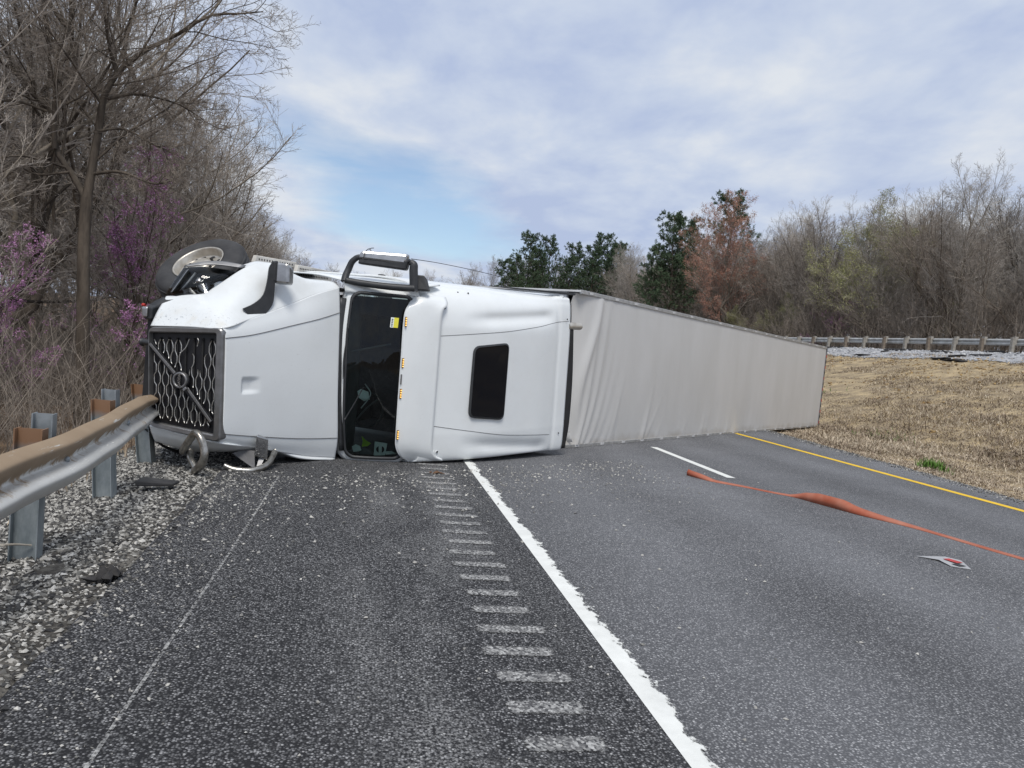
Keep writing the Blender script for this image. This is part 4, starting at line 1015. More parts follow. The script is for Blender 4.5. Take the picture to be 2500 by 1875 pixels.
lathe('projector', [(.045, 0), (.05, .02), (.035, .05), (.001, .06)], MAT['chrome'], HL, (-.8, .1, .5), (.56, 1.04, 1.02), 20)
tube('loose_wire', [(.55, 1.05, .98), (.62, 1.0, 1.10), (.66, 1.10, 1.17), (.74, 1.14, 1.21)], .006, MAT['rubber'], HL, 6)
patch('torn_trim', [[(.46, 1.19, .87), (.60, 1.235, 1.03), (.72, 1.25, 1.15), (.90, 1.24, 1.33)], [(.50, 1.21, .85), (.62, 1.27, 1.00), (.78, 1.30, 1.14), (.95, 1.28, 1.34)]], MAT['satin'], HL, 6, 16, 0.012)
# ---- wheels
def wheel(parent, c, nrm, name='wheel', sc=1.0):
    ax = Vector(nrm).normalized()
    wh = empty(name); wh.parent = parent
    prof = [(.30, -.13), (.34, -.155), (.45, -.16), (.52, -.14), (.555, -.105), (.565, -.05), (.568, 0), (.565, .05), (.555, .105), (.52, .14), (.45, .16), (.34, .155), (.30, .12)]
    lathe('tyre', prof, MAT['rubber'], wh, ax, c, 64)
    for h_ in (-.06, 0, .06):
        lathe('tread_rib', [(.562, h_ - .016), (.574, h_ - .012), (.574, h_ + .012), (.562, h_ + .016)], MAT['rubber'], wh, ax, c, 64)
    rim = lathe('rim', [(.30, -.13), (.31, .135), (.325, .15), (.315, .158), (.30, .145), (.285, .06), (.27, .035), (.20, .055), (.15, .065), (.14, .11), (.09, .125), (.001, .128)], MAT['alloy'], wh, ax, c, 48)
    e1 = ax.orthogonal().normalized(); e2 = ax.cross(e1)
    for k in range(10):
        a = k / 10 * 6.2832
        p = Vector(c) + ax * .052 + (e1 * math.cos(a) + e2 * math.sin(a)) * .232
        lathe('hand_hole', [(.001, .002), (.026, .003), (.03, .0)], MAT['dark'], rim, ax, p, 12)
        p = Vector(c) + ax * .066 + (e1 * math.cos(a + .3) + e2 * math.sin(a + .3)) * .165
        lathe('lug_nut', [(.018, 0), (.018, .035), (.001, .04)], MAT['dark'], rim, ax, p, 6)
    return wh
d_ = R(40)
wheel(TR, (1.1, 1.18, .55), (-math.sin(d_), math.cos(d_), 0))
wheel(TR, (1.15, -.72, .52), (-.15, -1, 0))
tube('axle', [(1.1, -.7, .52), (1.15, .2, .5), (1.1, 1.1, .54)], .06, MAT['dark'], TR, 10)
for xw in (6.3, 7.55):
    wheel(TR, (xw, 1.02, .55), (0, 1, 0)); wheel(TR, (xw, -.98, .55), (0, -1, 0))
    tube('axle', [(xw, -.9, .55), (xw, 0, .55), (xw, .95, .55)], .08, MAT['dark'], TR, 10)
for sy in (-.43, .35):
    box('frame_rail', (.6, sy, .62), (8.1, sy + .08, .88), MAT['dark'], TR, 0.01)
# ---- hood mirror (upper) on its arm
def ribbon(name, L_, R_, th, mat, parent):
    a, b = catmull(L_, 16), catmull(R_, 16); d = np.array(th)
    V = np.stack([a, b, b + d, a + d], 1).reshape(-1, 3)
    o = obj(name, mesh_np(name, V, [gridfaces(16, 4, closed_v=True), np.array([[3, 2, 1, 0]]), np.array([[60, 61, 62, 63]])], mat, False), parent)
    return o
HM = ribbon('hood_mirror', [(.52, .775, 1.70), (.66, .845, 1.74), (.78, .95, 1.76), (.83, 1.12, 1.765), (.85, 1.27, 1.765), (.90, 1.345, 1.775)], [(.62, .665, 1.74), (.76, .70, 1.78), (.90, .84, 1.80), (.925, 1.0, 1.80), (.925, 1.14, 1.80), (.94, 1.26, 1.80)], (.05, .0, -.05), MAT['plastic'], TR)
hexa('mirror_head', [(.93, 1.10, 1.76), (1.10, 1.09, 1.70), (1.10, 1.345, 1.70), (.93, 1.355, 1.76), (.975, 1.095, 1.955), (1.14, 1.09, 1.90), (1.12, 1.28, 1.92), (.975, 1.345, 1.93)], MAT['chrome'], HM, 0.03)
hexa('mirror_shell', [(.90, 1.12, 1.74), (.945, 1.10, 1.74), (.945, 1.36, 1.74), (.90, 1.345, 1.74), (.90, 1.12, 1.80), (.955, 1.10, 1.81), (.955, 1.365, 1.81), (.90, 1.35, 1.80)], MAT['plastic'], HM, 0.015)
# ---- windshield and its surround
wl_ = [(2.12, 1.10, 2.08), (2.04, .55, 2.095), (2.02, 0, 2.115), (2.04, -.55, 2.125), (2.12, -1.085, 2.135)]
wh_ = [(2.62, 1.10, 2.72), (2.54, .55, 2.735), (2.52, 0, 2.75), (2.54, -.55, 2.74), (2.62, -1.10, 2.71)]
LO, HI = catmull(wl_, 81), catmull(wh_, 81)
def wsp(u_, v_, out=0.0):
    """u: 0 top side .. 1 bottom side (across), v: 0 base .. 1 top of the glass"""
    f_ = np.clip(u_, -.03, 1.03) * 80; i = int(np.clip(f_, 0, 79)); w = f_ - i
    a = LO[i] * (1 - w) + LO[i + 1] * w; b = HI[i] * (1 - w) + HI[i + 1] * w
    p = a * (1 - v_) + b * v_; n_ = np.array((-.78, 0, .62)); return p + n_ * (out + 0.05 * math.sin(math.pi * np.clip(v_, 0, 1)))
def rrect(k, ru=.055, rv=.16, n=8):
    out = []
    for cu, cv, a0 in ((1 - ru, rv, -90), (1 - ru, 1 - rv, 0), (ru, 1 - rv, 90), (ru, rv, 180)):
        for j in range(n):
            a = R(a0 + 90 * j / (n - 1)); out.append((cu + ru * math.cos(a), cv + rv * math.sin(a)))
    full = []
    for j in range(len(out)):
        p, q = np.array(out[j]), np.array(out[(j + 1) % len(out)])
        m = max(1, int(np.hypot(*((q - p) * (2.2, .8))) / .12)); full += [p + (q - p) * t / m for t in range(m)]
    return np.array(full)
RRp = rrect(1)
rings = []
for k in (0.02, .2, .4, .6, .8, .95, 1.0):
    rings.append([wsp(*(np.array((.5, .5)) + (p - .5) * k)) for p in RRp])
WS = obj('windshield', mesh_np('windshield', np.array(rings).reshape(-1, 3), [gridfaces(len(rings), len(RRp), closed_v=True), np.arange(len(RRp))[None]], MAT['glass'], True), TR)
gk = [[wsp(*(np.array((.5, .5)) + (p - .5) * np.array(k)), out=o_) for p in RRp] for k, o_ in (((.975, .95), .004), ((.982, .962), .026), ((1.0, 1.0), .03), ((1.012, 1.03), .02), ((1.014, 1.035), -.02))]
obj('gasket', mesh_np('gasket', np.array(gk).reshape(-1, 3), gridfaces(5, len(RRp), closed_v=True, flip=True), MAT['plastic'], True), WS)
sr = [[wsp(*(np.array((.5, .5)) + (p - .5) * np.array(k)), out=o_) for p in RRp] for k, o_ in (((1.005, 1.02), -.008), ((1.045, 1.12), -.012), ((1.06, 1.22), -.06), ((1.065, 1.25), -.2))]
obj('cab_frame', mesh_np('cab_frame', np.array(sr).reshape(-1, 3), gridfaces(4, len(RRp), closed_v=True, flip=True), W, True), TR)
CW = patch('cowl', [[(2.03, 1.0, 1.95), (1.98, .1, 2.03), (2.03, -1.0, 2.09)], [(2.10, 1.0, 2.0), (2.05, .1, 2.06), (2.10, -1.0, 2.10)]], MAT['plastic'], TR, 4, 20, 0.03)
for a, b, c in (((2.06, -.55, 2.09), (2.10, -.1, 2.17), (2.26, .28, 2.33)), ((2.06, .60, 2.05), (2.09, .30, 2.12), (2.20, -.06, 2.26))):
    pass
wb = [wsp(.76, .02, .035), wsp(.68, .14, .035), wsp(.56, .30, .03)]
tube('wiper', wb, [.012, .009, .007], MAT['plastic'], TR, 6)
tube('wiper', [wsp(.52, -.02, .035), wsp(.40, -.03, .035), wsp(.22, .01, .035)], [.012, .009, .007], MAT['plastic'], TR, 6)
# sticker on the glass
s0, s1 = .135, .195
ST = poly('sticker', [wsp(s0, .66, .012), wsp(s0, .715, .012), wsp(s1, .715, .012), wsp(s1, .66, .012)], [(0, 1, 2, 3)], MAT['paper'], WS, solid=.002)
poly('yellow_field', [wsp(s0, .715, .016), wsp(s0, .79, .016), wsp(s1, .79, .016), wsp(s1, .715, .016)], [(0, 1, 2, 3)], MAT['sticker_yellow'], ST, solid=.002)
for i in range(5):
    u0 = s0 + .008 + i * .010
    poly('print_mark', [wsp(u0, .675, .0155), wsp(u0, .70, .0155), wsp(u0 + .006, .70, .0155), wsp(u0 + .006, .675, .0155)], [(0, 1, 2, 3)], MAT['ink'], ST)
# ---- cab interior
for y0, y1, nm in ((-1.125, -1.10, 'cab_floor_wall'), (1.11, 1.135, 'cab_wall')):
    c6 = [(2.30, .7), (5.2, .7), (5.2, 2.75), (2.88, 2.75), (2.74, 2.66), (2.32, 2.12)]
    poly(nm, [(x, y0, z) for x, z in c6] + [(x, y1, z) for x, z in c6], [(0, 1, 2, 3, 4, 5), (11, 10, 9, 8, 7, 6)] + [(i, 6 + i, 6 + (i + 1) % 6, (i + 1) % 6) for i in range(6)], MAT['trim_grey'], TR)
box('bunk_wall', (4.2, -1.05, .8), (4.25, 1.08, 3.4), MAT['seat'], TR)
box('headliner', (2.90, -1.05, 2.72), (4.2, 1.08, 2.76), MAT['seat'], TR)
DB = patch('dashboard', [[(2.16, 1.05, 2.02), (2.10, 0, 2.06), (2.16, -1.03, 2.08)], [(2.42, 1.05, 1.98), (2.45, 0, 2.02), (2.42, -1.03, 2.02)], [(2.62, 1.05, 1.80), (2.66, 0, 1.82), (2.62, -1.03, 1.84)], [(2.6, 1.05, 1.2), (2.62, 0, 1.2), (2.6, -1.03, 1.2)]], MAT['trim_grey'], TR, 16, 16, 0.02)
sw = [(2.78 + .22 * math.cos(a) * .5, -.52 + .24 * math.sin(a), 2.02 + .22 * math.cos(a) * .85) for a in np.linspace(0, 6.2832, 25)[:-1]]
SWH = tube('steering_wheel', sw, .018, MAT['plastic'], TR, 8, n=24, closed=True)
tube('spoke', [sw[3], (2.80, -.52, 1.98), sw[15]], .014, MAT['trim_grey'], SWH, 6)
for sy in (-.55, .55):
    ST_ = hexa('seat', [(3.2, sy - .25, 1.4), (3.75, sy - .25, 1.4), (3.75, sy + .25, 1.4), (3.2, sy + .25, 1.4), (3.2, sy - .25, 1.6), (3.7, sy - .25, 1.55), (3.7, sy + .25, 1.55), (3.2, sy + .25, 1.6)], MAT['seat'], TR, .05)
    hexa('seat_back', [(3.68, sy - .25, 1.5), (3.85, sy - .25, 1.5), (3.85, sy + .25, 1.5), (3.68, sy + .25, 1.5), (3.85, sy - .2, 2.45), (3.97, sy - .2, 2.45), (3.97, sy + .2, 2.45), (3.85, sy + .2, 2.45)], MAT['seat'], ST_, .05)
tube('hanging_cable', [wsp(.55, .35, -.2), wsp(.60, .45, -.22), wsp(.64, .42, -.2), wsp(.70, .30, -.18)], .008, MAT['reflect_white'], TR, 6)
tube('hanging_cable', [wsp(.36, .10, -.15), wsp(.33, .40, -.2), wsp(.30, .75, -.25)], .014, MAT['trim_grey'], TR, 6)
# things thrown against the low side window
def leaflet(name, uv, out, mat, label, cat, bend=0.0):
    P = [np.array(TR.matrix_world @ Vector(wsp(u_, v_, o_))) for (u_, v_), o_ in zip(uv, out)]
    o = poly(name, P, [tuple(range(len(P)))], mat, None, solid=.004); tag(o, label, cat); return o
CT = leaflet('paper_carton', [(.895, .52), (.905, .74), (.982, .70), (.985, .50)], [-.05, -.05, -.045, -.045], MAT['paper'], 'white paper carton with black round print standing inside the windshield', 'carton')
for sgn in (-1, 1):
    th = np.linspace(-1.35, 1.35, 9)
    C0 = np.array((.944, .615))
    pr = [np.array(TR.matrix_world @ Vector(wsp(C0[0] + .021 * math.sin(t), C0[1] + sgn * (.015 + .058 * math.cos(t)), -.036))) for t in th]
    poly('printed_half_disc', pr, [tuple(range(len(pr)))], MAT['ink'], CT)
leaflet('lime_leaflet', [(.865, .30), (.90, .32), (.935, .30), (.93, .40), (.91, .46), (.895, .38)], [-.08] * 6, MAT['lime'], 'lime green leaflet lying low behind the windshield', 'leaflet')
leaflet('crumpled_wrapper', [(.935, .13), (.92, .20), (.93, .27), (.955, .29), (.968, .24), (.97, .15)], [-.05, -.07, -.06, -.05, -.07, -.05], MAT['paper'], 'crumpled white wrapper in the low corner of the windshield', 'wrapper')
leaflet('paper_sheet', [(.958, .70), (.955, .82), (.972, .92), (.978, .72)], [-.06] * 4, MAT['paper'], 'flat pale paper sheet beside the printed carton', 'paper')
leaflet('plastic_bag', [(.60, .24), (.585, .30), (.60, .42), (.645, .45), (.66, .36), (.64, .27)], [-.25, -.27, -.25, -.25, -.28, -.25], MAT['paper'], 'pale plastic bag hanging halfway up inside the windshield', 'bag')
leaflet('grey_case', [(.945, .26), (.94, .36), (.962, .48), (.985, .50), (.985, .26)], [-.10] * 5, MAT['trim_grey'], 'grey soft case under the papers behind the windshield', 'case')
# ---- visor over the windshield, with its amber lamps
vf = [(2.62, 1.10, 2.72), (2.52, 1.00, 2.70), (2.44, .82, 2.69), (2.42, .262, 2.70), (2.42, -.246, 2.70), (2.43, -.738, 2.70), (2.45, -.917, 2.70), (2.53, -1.05, 2.73), (2.66, -1.135, 2.79)]
vm = [(2.76, 1.16, 2.80), (2.66, 1.07, 2.88), (2.60, .88, 2.88), (2.58, .40, 2.90), (2.58, -.13, 2.90), (2.59, -.69, 2.90), (2.61, -.93, 2.89), (2.70, -1.06, 2.90), (2.80, -1.135, 2.91)]
vr = [(3.04, 1.14, 2.98), (2.94, 1.04, 3.07), (2.82, .925, 3.065), (2.81, .546, 3.065), (2.80, -.01, 3.07), (2.81, -.63, 3.065), (2.82, -.936, 3.065), (2.90, -1.06, 3.09), (3.02, -1.12, 3.14)]
VS = patch('visor', [vf, vm, vr], W, TR, 14, 70, 0.035, flip=True)
lip0 = vf; lip1 = [(x + .06, y * .995, z - .035) for x, y, z in vf]
patch('visor_lip', [lip0, lip1], W, VS, 4, 70, 0.01)
for yc in (.76, .215, -.195, -.75):
    L0 = hexa('marker_lamp', [(2.428, yc - .066, 2.714), (2.446, yc - .066, 2.730), (2.446, yc + .066, 2.730), (2.428, yc + .066, 2.714), (2.418, yc - .066, 2.724), (2.440, yc - .066, 2.742), (2.440, yc + .066, 2.742), (2.418, yc + .066, 2.724)], MAT['amber_house'], VS, .004)
    for k in range(4):
        lathe('led', [(.0095, 0), (.0095, .004), (.001, .007)], MAT['amber'], L0, (-.6, 0, .8), (2.428, yc - .045 + .03 * k, 2.736), 10)
hexa('sensor_strip', [(2.425, -.07, 2.712), (2.44, -.07, 2.725), (2.44, .065, 2.725), (2.425, .065, 2.712), (2.415, -.07, 2.722), (2.43, -.07, 2.735), (2.43, .065, 2.735), (2.415, .065, 2.722)], MAT['trim_grey'], VS, .004)
for yc, xx_ in ((.985, 2.95), (-.99, 2.93)):
    b = lathe('bolt_pocket', [(.06, .0), (.055, .012), (.02, .012), (.018, .03), (.001, .03)], W, TR, (-.35, 0, .93), (xx_, yc, 3.03 - .03 * yc), 20)
    lathe('bolt', [(.016, .03), (.016, .034), (.001, .036)], MAT['dark'], b, (-.35, 0, .93), (xx_, yc, 3.03 - .03 * yc), 10)
# ---- roof fairing and sleeper shell
def sect(x, zc, upper, lower):
    r_ = [(x, y, zc + dz - .012 * y) for y, dz in lower] + [(x, y, zc + .008 - .02 * y) for y in (-.80, -.62, 0, .60)] + [(x, y, zc + dz - .02 * y) for y, dz in upper]
    return r_
UPc = [(.80, -.005), (1.0, -.06), (1.17, -.17), (1.30, -.36), (1.355, -.70), (1.36, -1.2), (1.355, -2.0)]
LOc = [(-1.15, -2.0), (-1.16, -1.2), (-1.165, -.6), (-1.16, -.25), (-1.14, -.09), (-1.08, -.01)]
UPr = [(.90, .0), (1.10, -.01), (1.25, -.03), (1.345, -.10), (1.372, -.50), (1.372, -1.2), (1.37, -2.0)]
LOr = [(-1.19, -2.0), (-1.19, -1.2), (-1.19, -.6), (-1.19, -.25), (-1.17, -.08), (-1.12, .0)]
def mixc(a, b, t): return [(p[0] * (1 - t) + q[0] * t, p[1] * (1 - t) + q[1] * t) for p, q in zip(a, b)]
secs = []
for x, zc, t in ((2.70, 2.90, 0), (2.86, 3.02, 0), (3.1, 3.17, 0), (3.35, 3.31, 0), (3.7, 3.47, .05), (4.0, 3.585, .1), (4.4, 3.71, .2), (4.8, 3.83, .35), (5.15, 3.905, .6), (5.28, 3.925, .8), (5.36, 3.965, .95), (5.56, 4.03, 1)):
    secs.append(sect(x, zc, mixc(UPc, UPr, t), mixc(LOc, LOr, t)))
def swoosh(G):
    G = G.copy(); x, y, z = G[..., 0], G[..., 1], G[..., 2]
    # scooped flanks running back along both shoulders
    for yc, s in ((.93, 1), (-.98, -1)):
        yl = yc + s * .10 * (x - 4.2) / 1.2
        w = np.exp(-((y - yl) / .085) ** 2) * np.clip((x - 3.2) / .5, 0, 1) * np.clip((5.2 - x) / .25, 0, 1)
        G[..., 2] -= .045 * w * (z > 2.9)
    return G
FA = patch('roof_fairing', secs, W, TR, 80, 110, 0.03, bump=swoosh)
from mathutils.bvhtree import BVHTree
fbv = BVHTree.FromPolygons([v.co.copy() for v in FA.data.vertices], [tuple(p.vertices) for p in FA.data.polygons])
def on_fairing(xy):
    out = []
    for x, y in catmull(np.array(xy), 40):
        h = fbv.ray_cast(Vector((x, y, 6)), Vector((0, 0, -1)))[0]
        if h is not None: out.append((x, y, h.z + 0.0005))
    return out
tube('seam', on_fairing([(2.84, .60), (3.35, .66), (4.0, .73), (4.7, .83), (5.2, .92), (5.52, .96)]), .004, MAT['seam'], FA, 6, n=0)
tube('seam', on_fairing([(2.84, -.63), (3.35, -.71), (4.0, -.80), (4.7, -.85), (5.2, -.88)]), .004, MAT['seam'], FA, 6, n=0)
for p in ((5.42, .985, 3.995), (5.42, -.87, 4.02), (3.3, 1.22, 3.03), (3.45, 1.225, 3.12), (4.3, 1.27, 3.38), (4.5, 1.28, 3.45)):
    lathe('rivet', [(.014, 0), (.012, .008), (.001, .01)], MAT['dark'], FA, (-.2, .35 if p[1] > 1 else 0, .9), p, 8)
q4 = [(3.357, .491, 3.313), (4.014, .566, 3.575), (3.961, -.574, 3.604), (3.325, -.519, 3.332)]
nrm = np.array((-.36, 0, .93))
def lift(q, k, d): c = np.mean(np.array(q), 0); return [c + (np.array(p) - c) * k + nrm * d for p in q]
SK = ring('skylight', lift(q4, 1.0, .022), lift(q4, .955, .030), MAT['plastic'], TR, tuple(-nrm * .03), .11, .09)
pg = roundq(lift(q4, .965, .020), .09); poly('pane', pg, [tuple(range(len(pg)))], MAT['skylight'], SK)
# rear edge: dark seal, grey trim
tube('rear_seal', [(5.60, 1.25, 3.96), (5.62, .9, 3.985), (5.64, 0, 4.01), (5.63, -.7, 4.03), (5.60, -1.12, 4.03)], .024, MAT['dark'], FA, 8, n=60)
hexa('edge_trim', [(4.2, 1.375, 3.10), (5.60, 1.385, 3.86), (5.66, 1.385, 4.02), (4.2, 1.375, 3.14), (4.2, 1.39, 3.10), (5.60, 1.425, 3.86), (5.68, 1.425, 4.03), (4.2, 1.39, 3.15)], MAT['plastic'], FA, .006)
box('sleeper_back', (5.40, -1.17, .75), (5.45, 1.36, 3.9), W, TR)
tube('standpipe', [(5.56, .875, 3.97), (5.68, .885, 4.06), (5.76, .89, 4.12), (5.78, .892, 4.135)], [.062, .062, .06, .04], MAT['alloy'], TR, 14)
patch('gap_shade', [[(5.57, .86, 4.0), (5.57, 0, 4.02), (5.57, -.7, 4.04), (5.57, -1.14, 4.04)], [(5.63, .82, 4.05), (5.68, 0, 4.09), (5.68, -.7, 4.10), (5.63, -1.14, 4.08)]], MAT['dark'], TR, 4, 24, .01)  # black strip put in as the shade of the gap between fairing and trailer
# cab side behind the door line, and perforated steps low on the side
patch('cab_side', [[(2.05, 1.24, 1.95), (2.3, 1.245, 2.3), (2.62, 1.25, 2.72), (2.8, 1.27, 2.85), (3.0, 1.30, 2.9)], [(2.05, 1.30, 1.5), (2.35, 1.31, 1.8), (2.7, 1.32, 2.1), (2.9, 1.33, 2.2), (3.0, 1.33, 2.2)], [(2.05, 1.30, .75), (2.3, 1.31, .75), (2.6, 1.32, .75), (2.8, 1.33, .75), (3.0, 1.34, .75)]], W, TR, 14, 14, .02, flip=True)
patch('cab_side', [[(2.05, 1.08, 2.02), (2.35, 1.09, 2.40), (2.66, 1.11, 2.78)], [(2.05, 1.19, 1.99), (2.34, 1.19, 2.36), (2.64, 1.20, 2.76)], [(2.05, 1.24, 1.95), (2.3, 1.245, 2.3), (2.62, 1.25, 2.72)]], W, TR, 8, 10, .02, flip=True)
def perforated(name, x0, x1, y0, y1, z, nx, ny, slope):
    S = hexa(name, [(x0, y0, z - .06), (x1, y0, z - .06), (x1, y1 - slope, z - .06), (x0 + .04, y1, z - .06), (x0, y0, z), (x1, y0, z), (x1, y1 - slope, z), (x0 + .04, y1, z)], MAT['white_inner'], TR, .008)
    me = None
    for i in range(nx):
        for j in range(ny):
            cx_ = x0 + .09 + (x1 - x0 - .2) * i / (nx - 1); cy_ = y0 + .03 + (y1 - y0 - .06 - slope * i / nx) * (j + .5) / ny
            if me is None:
                me = poly('hole', [(-.011, -.012, 0), (.011, -.012, 0), (.011, .012, 0), (-.011, .012, 0)], [(0, 1, 2, 3)], MAT['dark'], S); me.location = (cx_, cy_, z + .003); base = me.data
            else:
                o = obj('hole', base, S); o.location = (cx_, cy_, z + .003)
    return S
perforated('step', 2.58, 3.45, 1.24, 1.425, .82, 18, 3, .02)
perforated('step', 1.85, 2.75, 1.38, 1.475, .70, 14, 1, .01)
# ---- wing mirror on the upper side, tied with cord, and its aerial
WM = tube('wing_mirror', [(2.06, 1.235, 2.0), (2.14, 1.215, 2.18), (2.26, 1.20, 2.47), (2.38, 1.20, 2.70), (2.46, 1.205, 2.80)], [.040, .044, .046, .046, .046], MAT['plastic'], TR, 10)
tube('mirror_arm', [(2.06, 1.215, 1.99), (2.09, 1.30, 1.985), (2.12, 1.38, 2.0), (2.13, 1.48, 2.04), (2.15, 1.54, 2.10), (2.16, 1.55, 2.14)], [.05, .046, .044, .042, .038, .034], MAT['plastic'], WM, 10)
tube('mirror_arm', [(2.50, 1.17, 2.775), (2.50, 1.30, 2.765), (2.50, 1.44, 2.75), (2.50, 1.515, 2.745), (2.48, 1.55, 2.70)], [.058, .058, .058, .054, .04], MAT['plastic'], WM, 10)
MH = hexa('mirror_head', [(2.12, 1.46, 2.12), (2.26, 1.46, 2.10), (2.26, 1.60, 2.12), (2.15, 1.60, 2.15), (2.42, 1.43, 2.68), (2.56, 1.43, 2.64), (2.56, 1.60, 2.68), (2.43, 1.57, 2.70)], MAT['plastic'], WM, .025)
hexa('chrome_cover', [(2.105, 1.525, 2.12), (2.22, 1.54, 2.10), (2.22, 1.635, 2.14), (2.14, 1.635, 2.165), (2.41, 1.505, 2.67), (2.54, 1.52, 2.64), (2.54, 1.645, 2.67), (2.44, 1.645, 2.69)], MAT['chrome'], MH, .03)
hexa('hinge_block', [(2.56, 1.19, 2.74), (2.70, 1.18, 2.72), (2.68, 1.36, 2.70), (2.60, 1.40, 2.72), (2.64, 1.19, 2.93), (2.74, 1.18, 2.90), (2.72, 1.34, 2.86), (2.64, 1.40, 2.84)], MAT['plastic'], WM, .02)
tube('tie_cord', [(2.10, 1.52, 2.22), (2.12, 1.62, 2.24), (2.19, 1.665, 2.25), (2.28, 1.62, 2.24)], .005, MAT['rubber'], WM, 6)
tube('tie_cord', [(2.16, 1.655, 2.26), (2.15, 1.67, 2.30), (2.15, 1.675, 2.34)], .005, MAT['rubber'], WM, 6)
tube('aerial', [(2.50, 1.59, 2.703), (2.9, 1.585, 2.90), (3.5, 1.55, 3.19), (4.1, 1.493, 3.471)], [.005, .004, .004, .003], MAT['dark'], WM, 6)
lathe('roof_lamp', [(.001, .035), (.05, .03), (.07, 0)], MAT['dark'], TR, (0, 1, 0), (3.6, 1.385, 1.6), 14)
# ---- bent chrome guard and torn lower mirror at the front corner
tube('bent_guard', [(.22, -.90, 1.22), (.12, -.84, 1.33), (-.02, -.68, 1.55), (-.10, -.59, 1.69), (-.12, -.62, 1.78), (-.12, -.73, 1.84), (-.12, -.84, 1.845), (-.06, -.95, 1.74), (0, -1.035, 1.60)], [.040, .042, .042, .042, .040, .042, .042, .045, .040], MAT['dirty_chrome'], TR, 14, n=60)
tube('bent_guard', [(.20, -.88, 1.35), (.10, -.92, 1.45), (.06, -.99, 1.55), (.04, -1.03, 1.60)], .036, MAT['dirty_chrome'], TR, 12)
tube('bent_guard', [(.33, -1.00, 1.72), (.38, -1.04, 1.82), (.48, -1.05, 1.95), (.60, -1.03, 2.01), (.75, -.99, 2.0), (.98, -.90, 1.90)], [.030, .036, .036, .036, .035, .035], MAT['dirty_chrome'], TR, 14, n=50)
BM = hexa('torn_mirror', [(.62, -.665, 1.915), (.74, -.71, 1.985), (.74, -.96, 1.985), (.61, -.905, 1.90), (.70, -.665, 1.86), (.79, -.71, 1.93), (.79, -.96, 1.93), (.69, -.905, 1.85)], MAT['chrome'], TR, .012)
hexa('mirror_glass', [(.615, -.68, 1.918), (.715, -.715, 1.978), (.715, -.94, 1.978), (.608, -.895, 1.905), (.625, -.68, 1.91), (.72, -.715, 1.965), (.72, -.94, 1.965), (.615, -.895, 1.895)], MAT['mirror_glass'], BM)
poly('torn_bracket', [(.52, -.90, 1.66), (.62, -.865, 1.72), (.69, -.865, 1.84), (.60, -1.06, 1.93), (.62, -.96, 1.80)], [(0, 1, 4), (1, 2, 4), (2, 3, 4), (3, 0, 4)], MAT['trim_grey'], TR, solid=.012)
poly('torn_bracket', [(.70, -.93, 1.90), (.74, -.93, 1.95), (.66, -1.05, 1.95), (.63, -1.06, 1.92)], [(0, 1, 2, 3)], MAT['satin'], TR, solid=.012)
patch('torn_liner', [[(.18, -.72, .75), (.30, -.90, .80), (.5, -1.02, .9)], [(.30, -.75, .70), (.40, -.92, .72), (.6, -1.02, .85)], [(.35, -.75, .45), (.5, -.9, .45), (.7, -1.03, .55)]], MAT['dark'], TR, 8, 8, .015)

# ================================================================== trailer
TA = R(46.82)
TL = empty('box_trailer', (3.31, 12.22, 0.0)); TL.rotation_euler = (0, 0, -(TA - R(90)))   # local x runs back along the trailer, -y is its roof side, z its (upturned) right side
TL.rotation_euler = (0, 0, R(90) - TA)
tag(TL, 'grey box trailer lying on its side with its wrinkled roof sheet exposed', 'trailer')
LEN, WID, HGT = 15.52, 2.61, 2.9
nx, nz = 260, 80
xs = LEN * np.linspace(0, 1, nx) ** 1.25; zs = np.linspace(0.05, WID - .05, nz)
Xg, Zg = np.meshgrid(xs, zs, indexing='ij'); zz = Zg / WID
D = 0.03 * np.sin(np.pi * zz) * np.exp(-Xg / 9)                                    # slack
D -= 0.30 * np.exp(-(Xg / 0.22) ** 1.3) * np.clip(np.sin(np.pi * np.clip(zz * .97, 0, 1)), 0, 1) ** .5    # front edge folded back
D += 0.055 * np.exp(-((Xg - (0.34 + .30 * zz ** 2 - .08 * np.sin(5 * zz))) / .10) ** 2) * np.sin(np.pi * zz) ** .6
for x0, sl, amp, wd, zt in ((.62, .55, .030, .07, .9), (.95, .75, .022, .08, .95), (1.35, .95, .020, .09, .6), (1.8, 1.0, .014, .10, .55), (2.4, 1.1, .012, .12, .45)):
    line = x0 * .45 + sl * np.sqrt(np.clip(zz, 0, 1)) * .8
    D += amp * np.exp(-((Xg - line) / wd) ** 2) * np.clip(1.3 - zz / zt, 0, 1)
r3 = np.random.default_rng(3)
for k in range(46):                                                                 # pleats along the edge that slid on the road
    x0 = .3 + 14.5 * r3.random(); s_ = .5 + r3.uniform(-.2, .3); hh = r3.uniform(.18, .55) * (1.5 if x0 < 4 else .8); am = r3.uniform(.006, .018) * (1 if x0 < 6 else .5)
    D += am * np.exp(-((Xg - x0 - s_ * Zg * r3.uniform(.3, 1)) / r3.uniform(.035, .08)) ** 2) * np.exp(-(Zg / hh) ** 2)
D += .006 * smooth_noise(Xg, Zg, 55, 1.7) + .0025 * smooth_noise(Xg * 2.2, Zg, 56, .6)
V = np.stack([Xg, -D - .002, Zg], -1).reshape(-1, 3)
RF = obj('roof_sheet', mesh_np('roof_sheet', V, gridfaces(nx, nz), MAT['tarp'], True), TL)
box('upper_side', (0, .0, WID - .03), (LEN, HGT, WID), MAT['trailer_side'], TL)
box('lower_side', (.03, .03, .005), (LEN, HGT, .04), MAT['trailer_side'], TL)
box('front_wall', (.06, .30, .04), (.12, HGT, WID - .03), MAT['trailer_side'], TL)
box('floor', (.12, HGT - .08, .04), (LEN, HGT - .002, WID - .03), MAT['trailer_side'], TL)
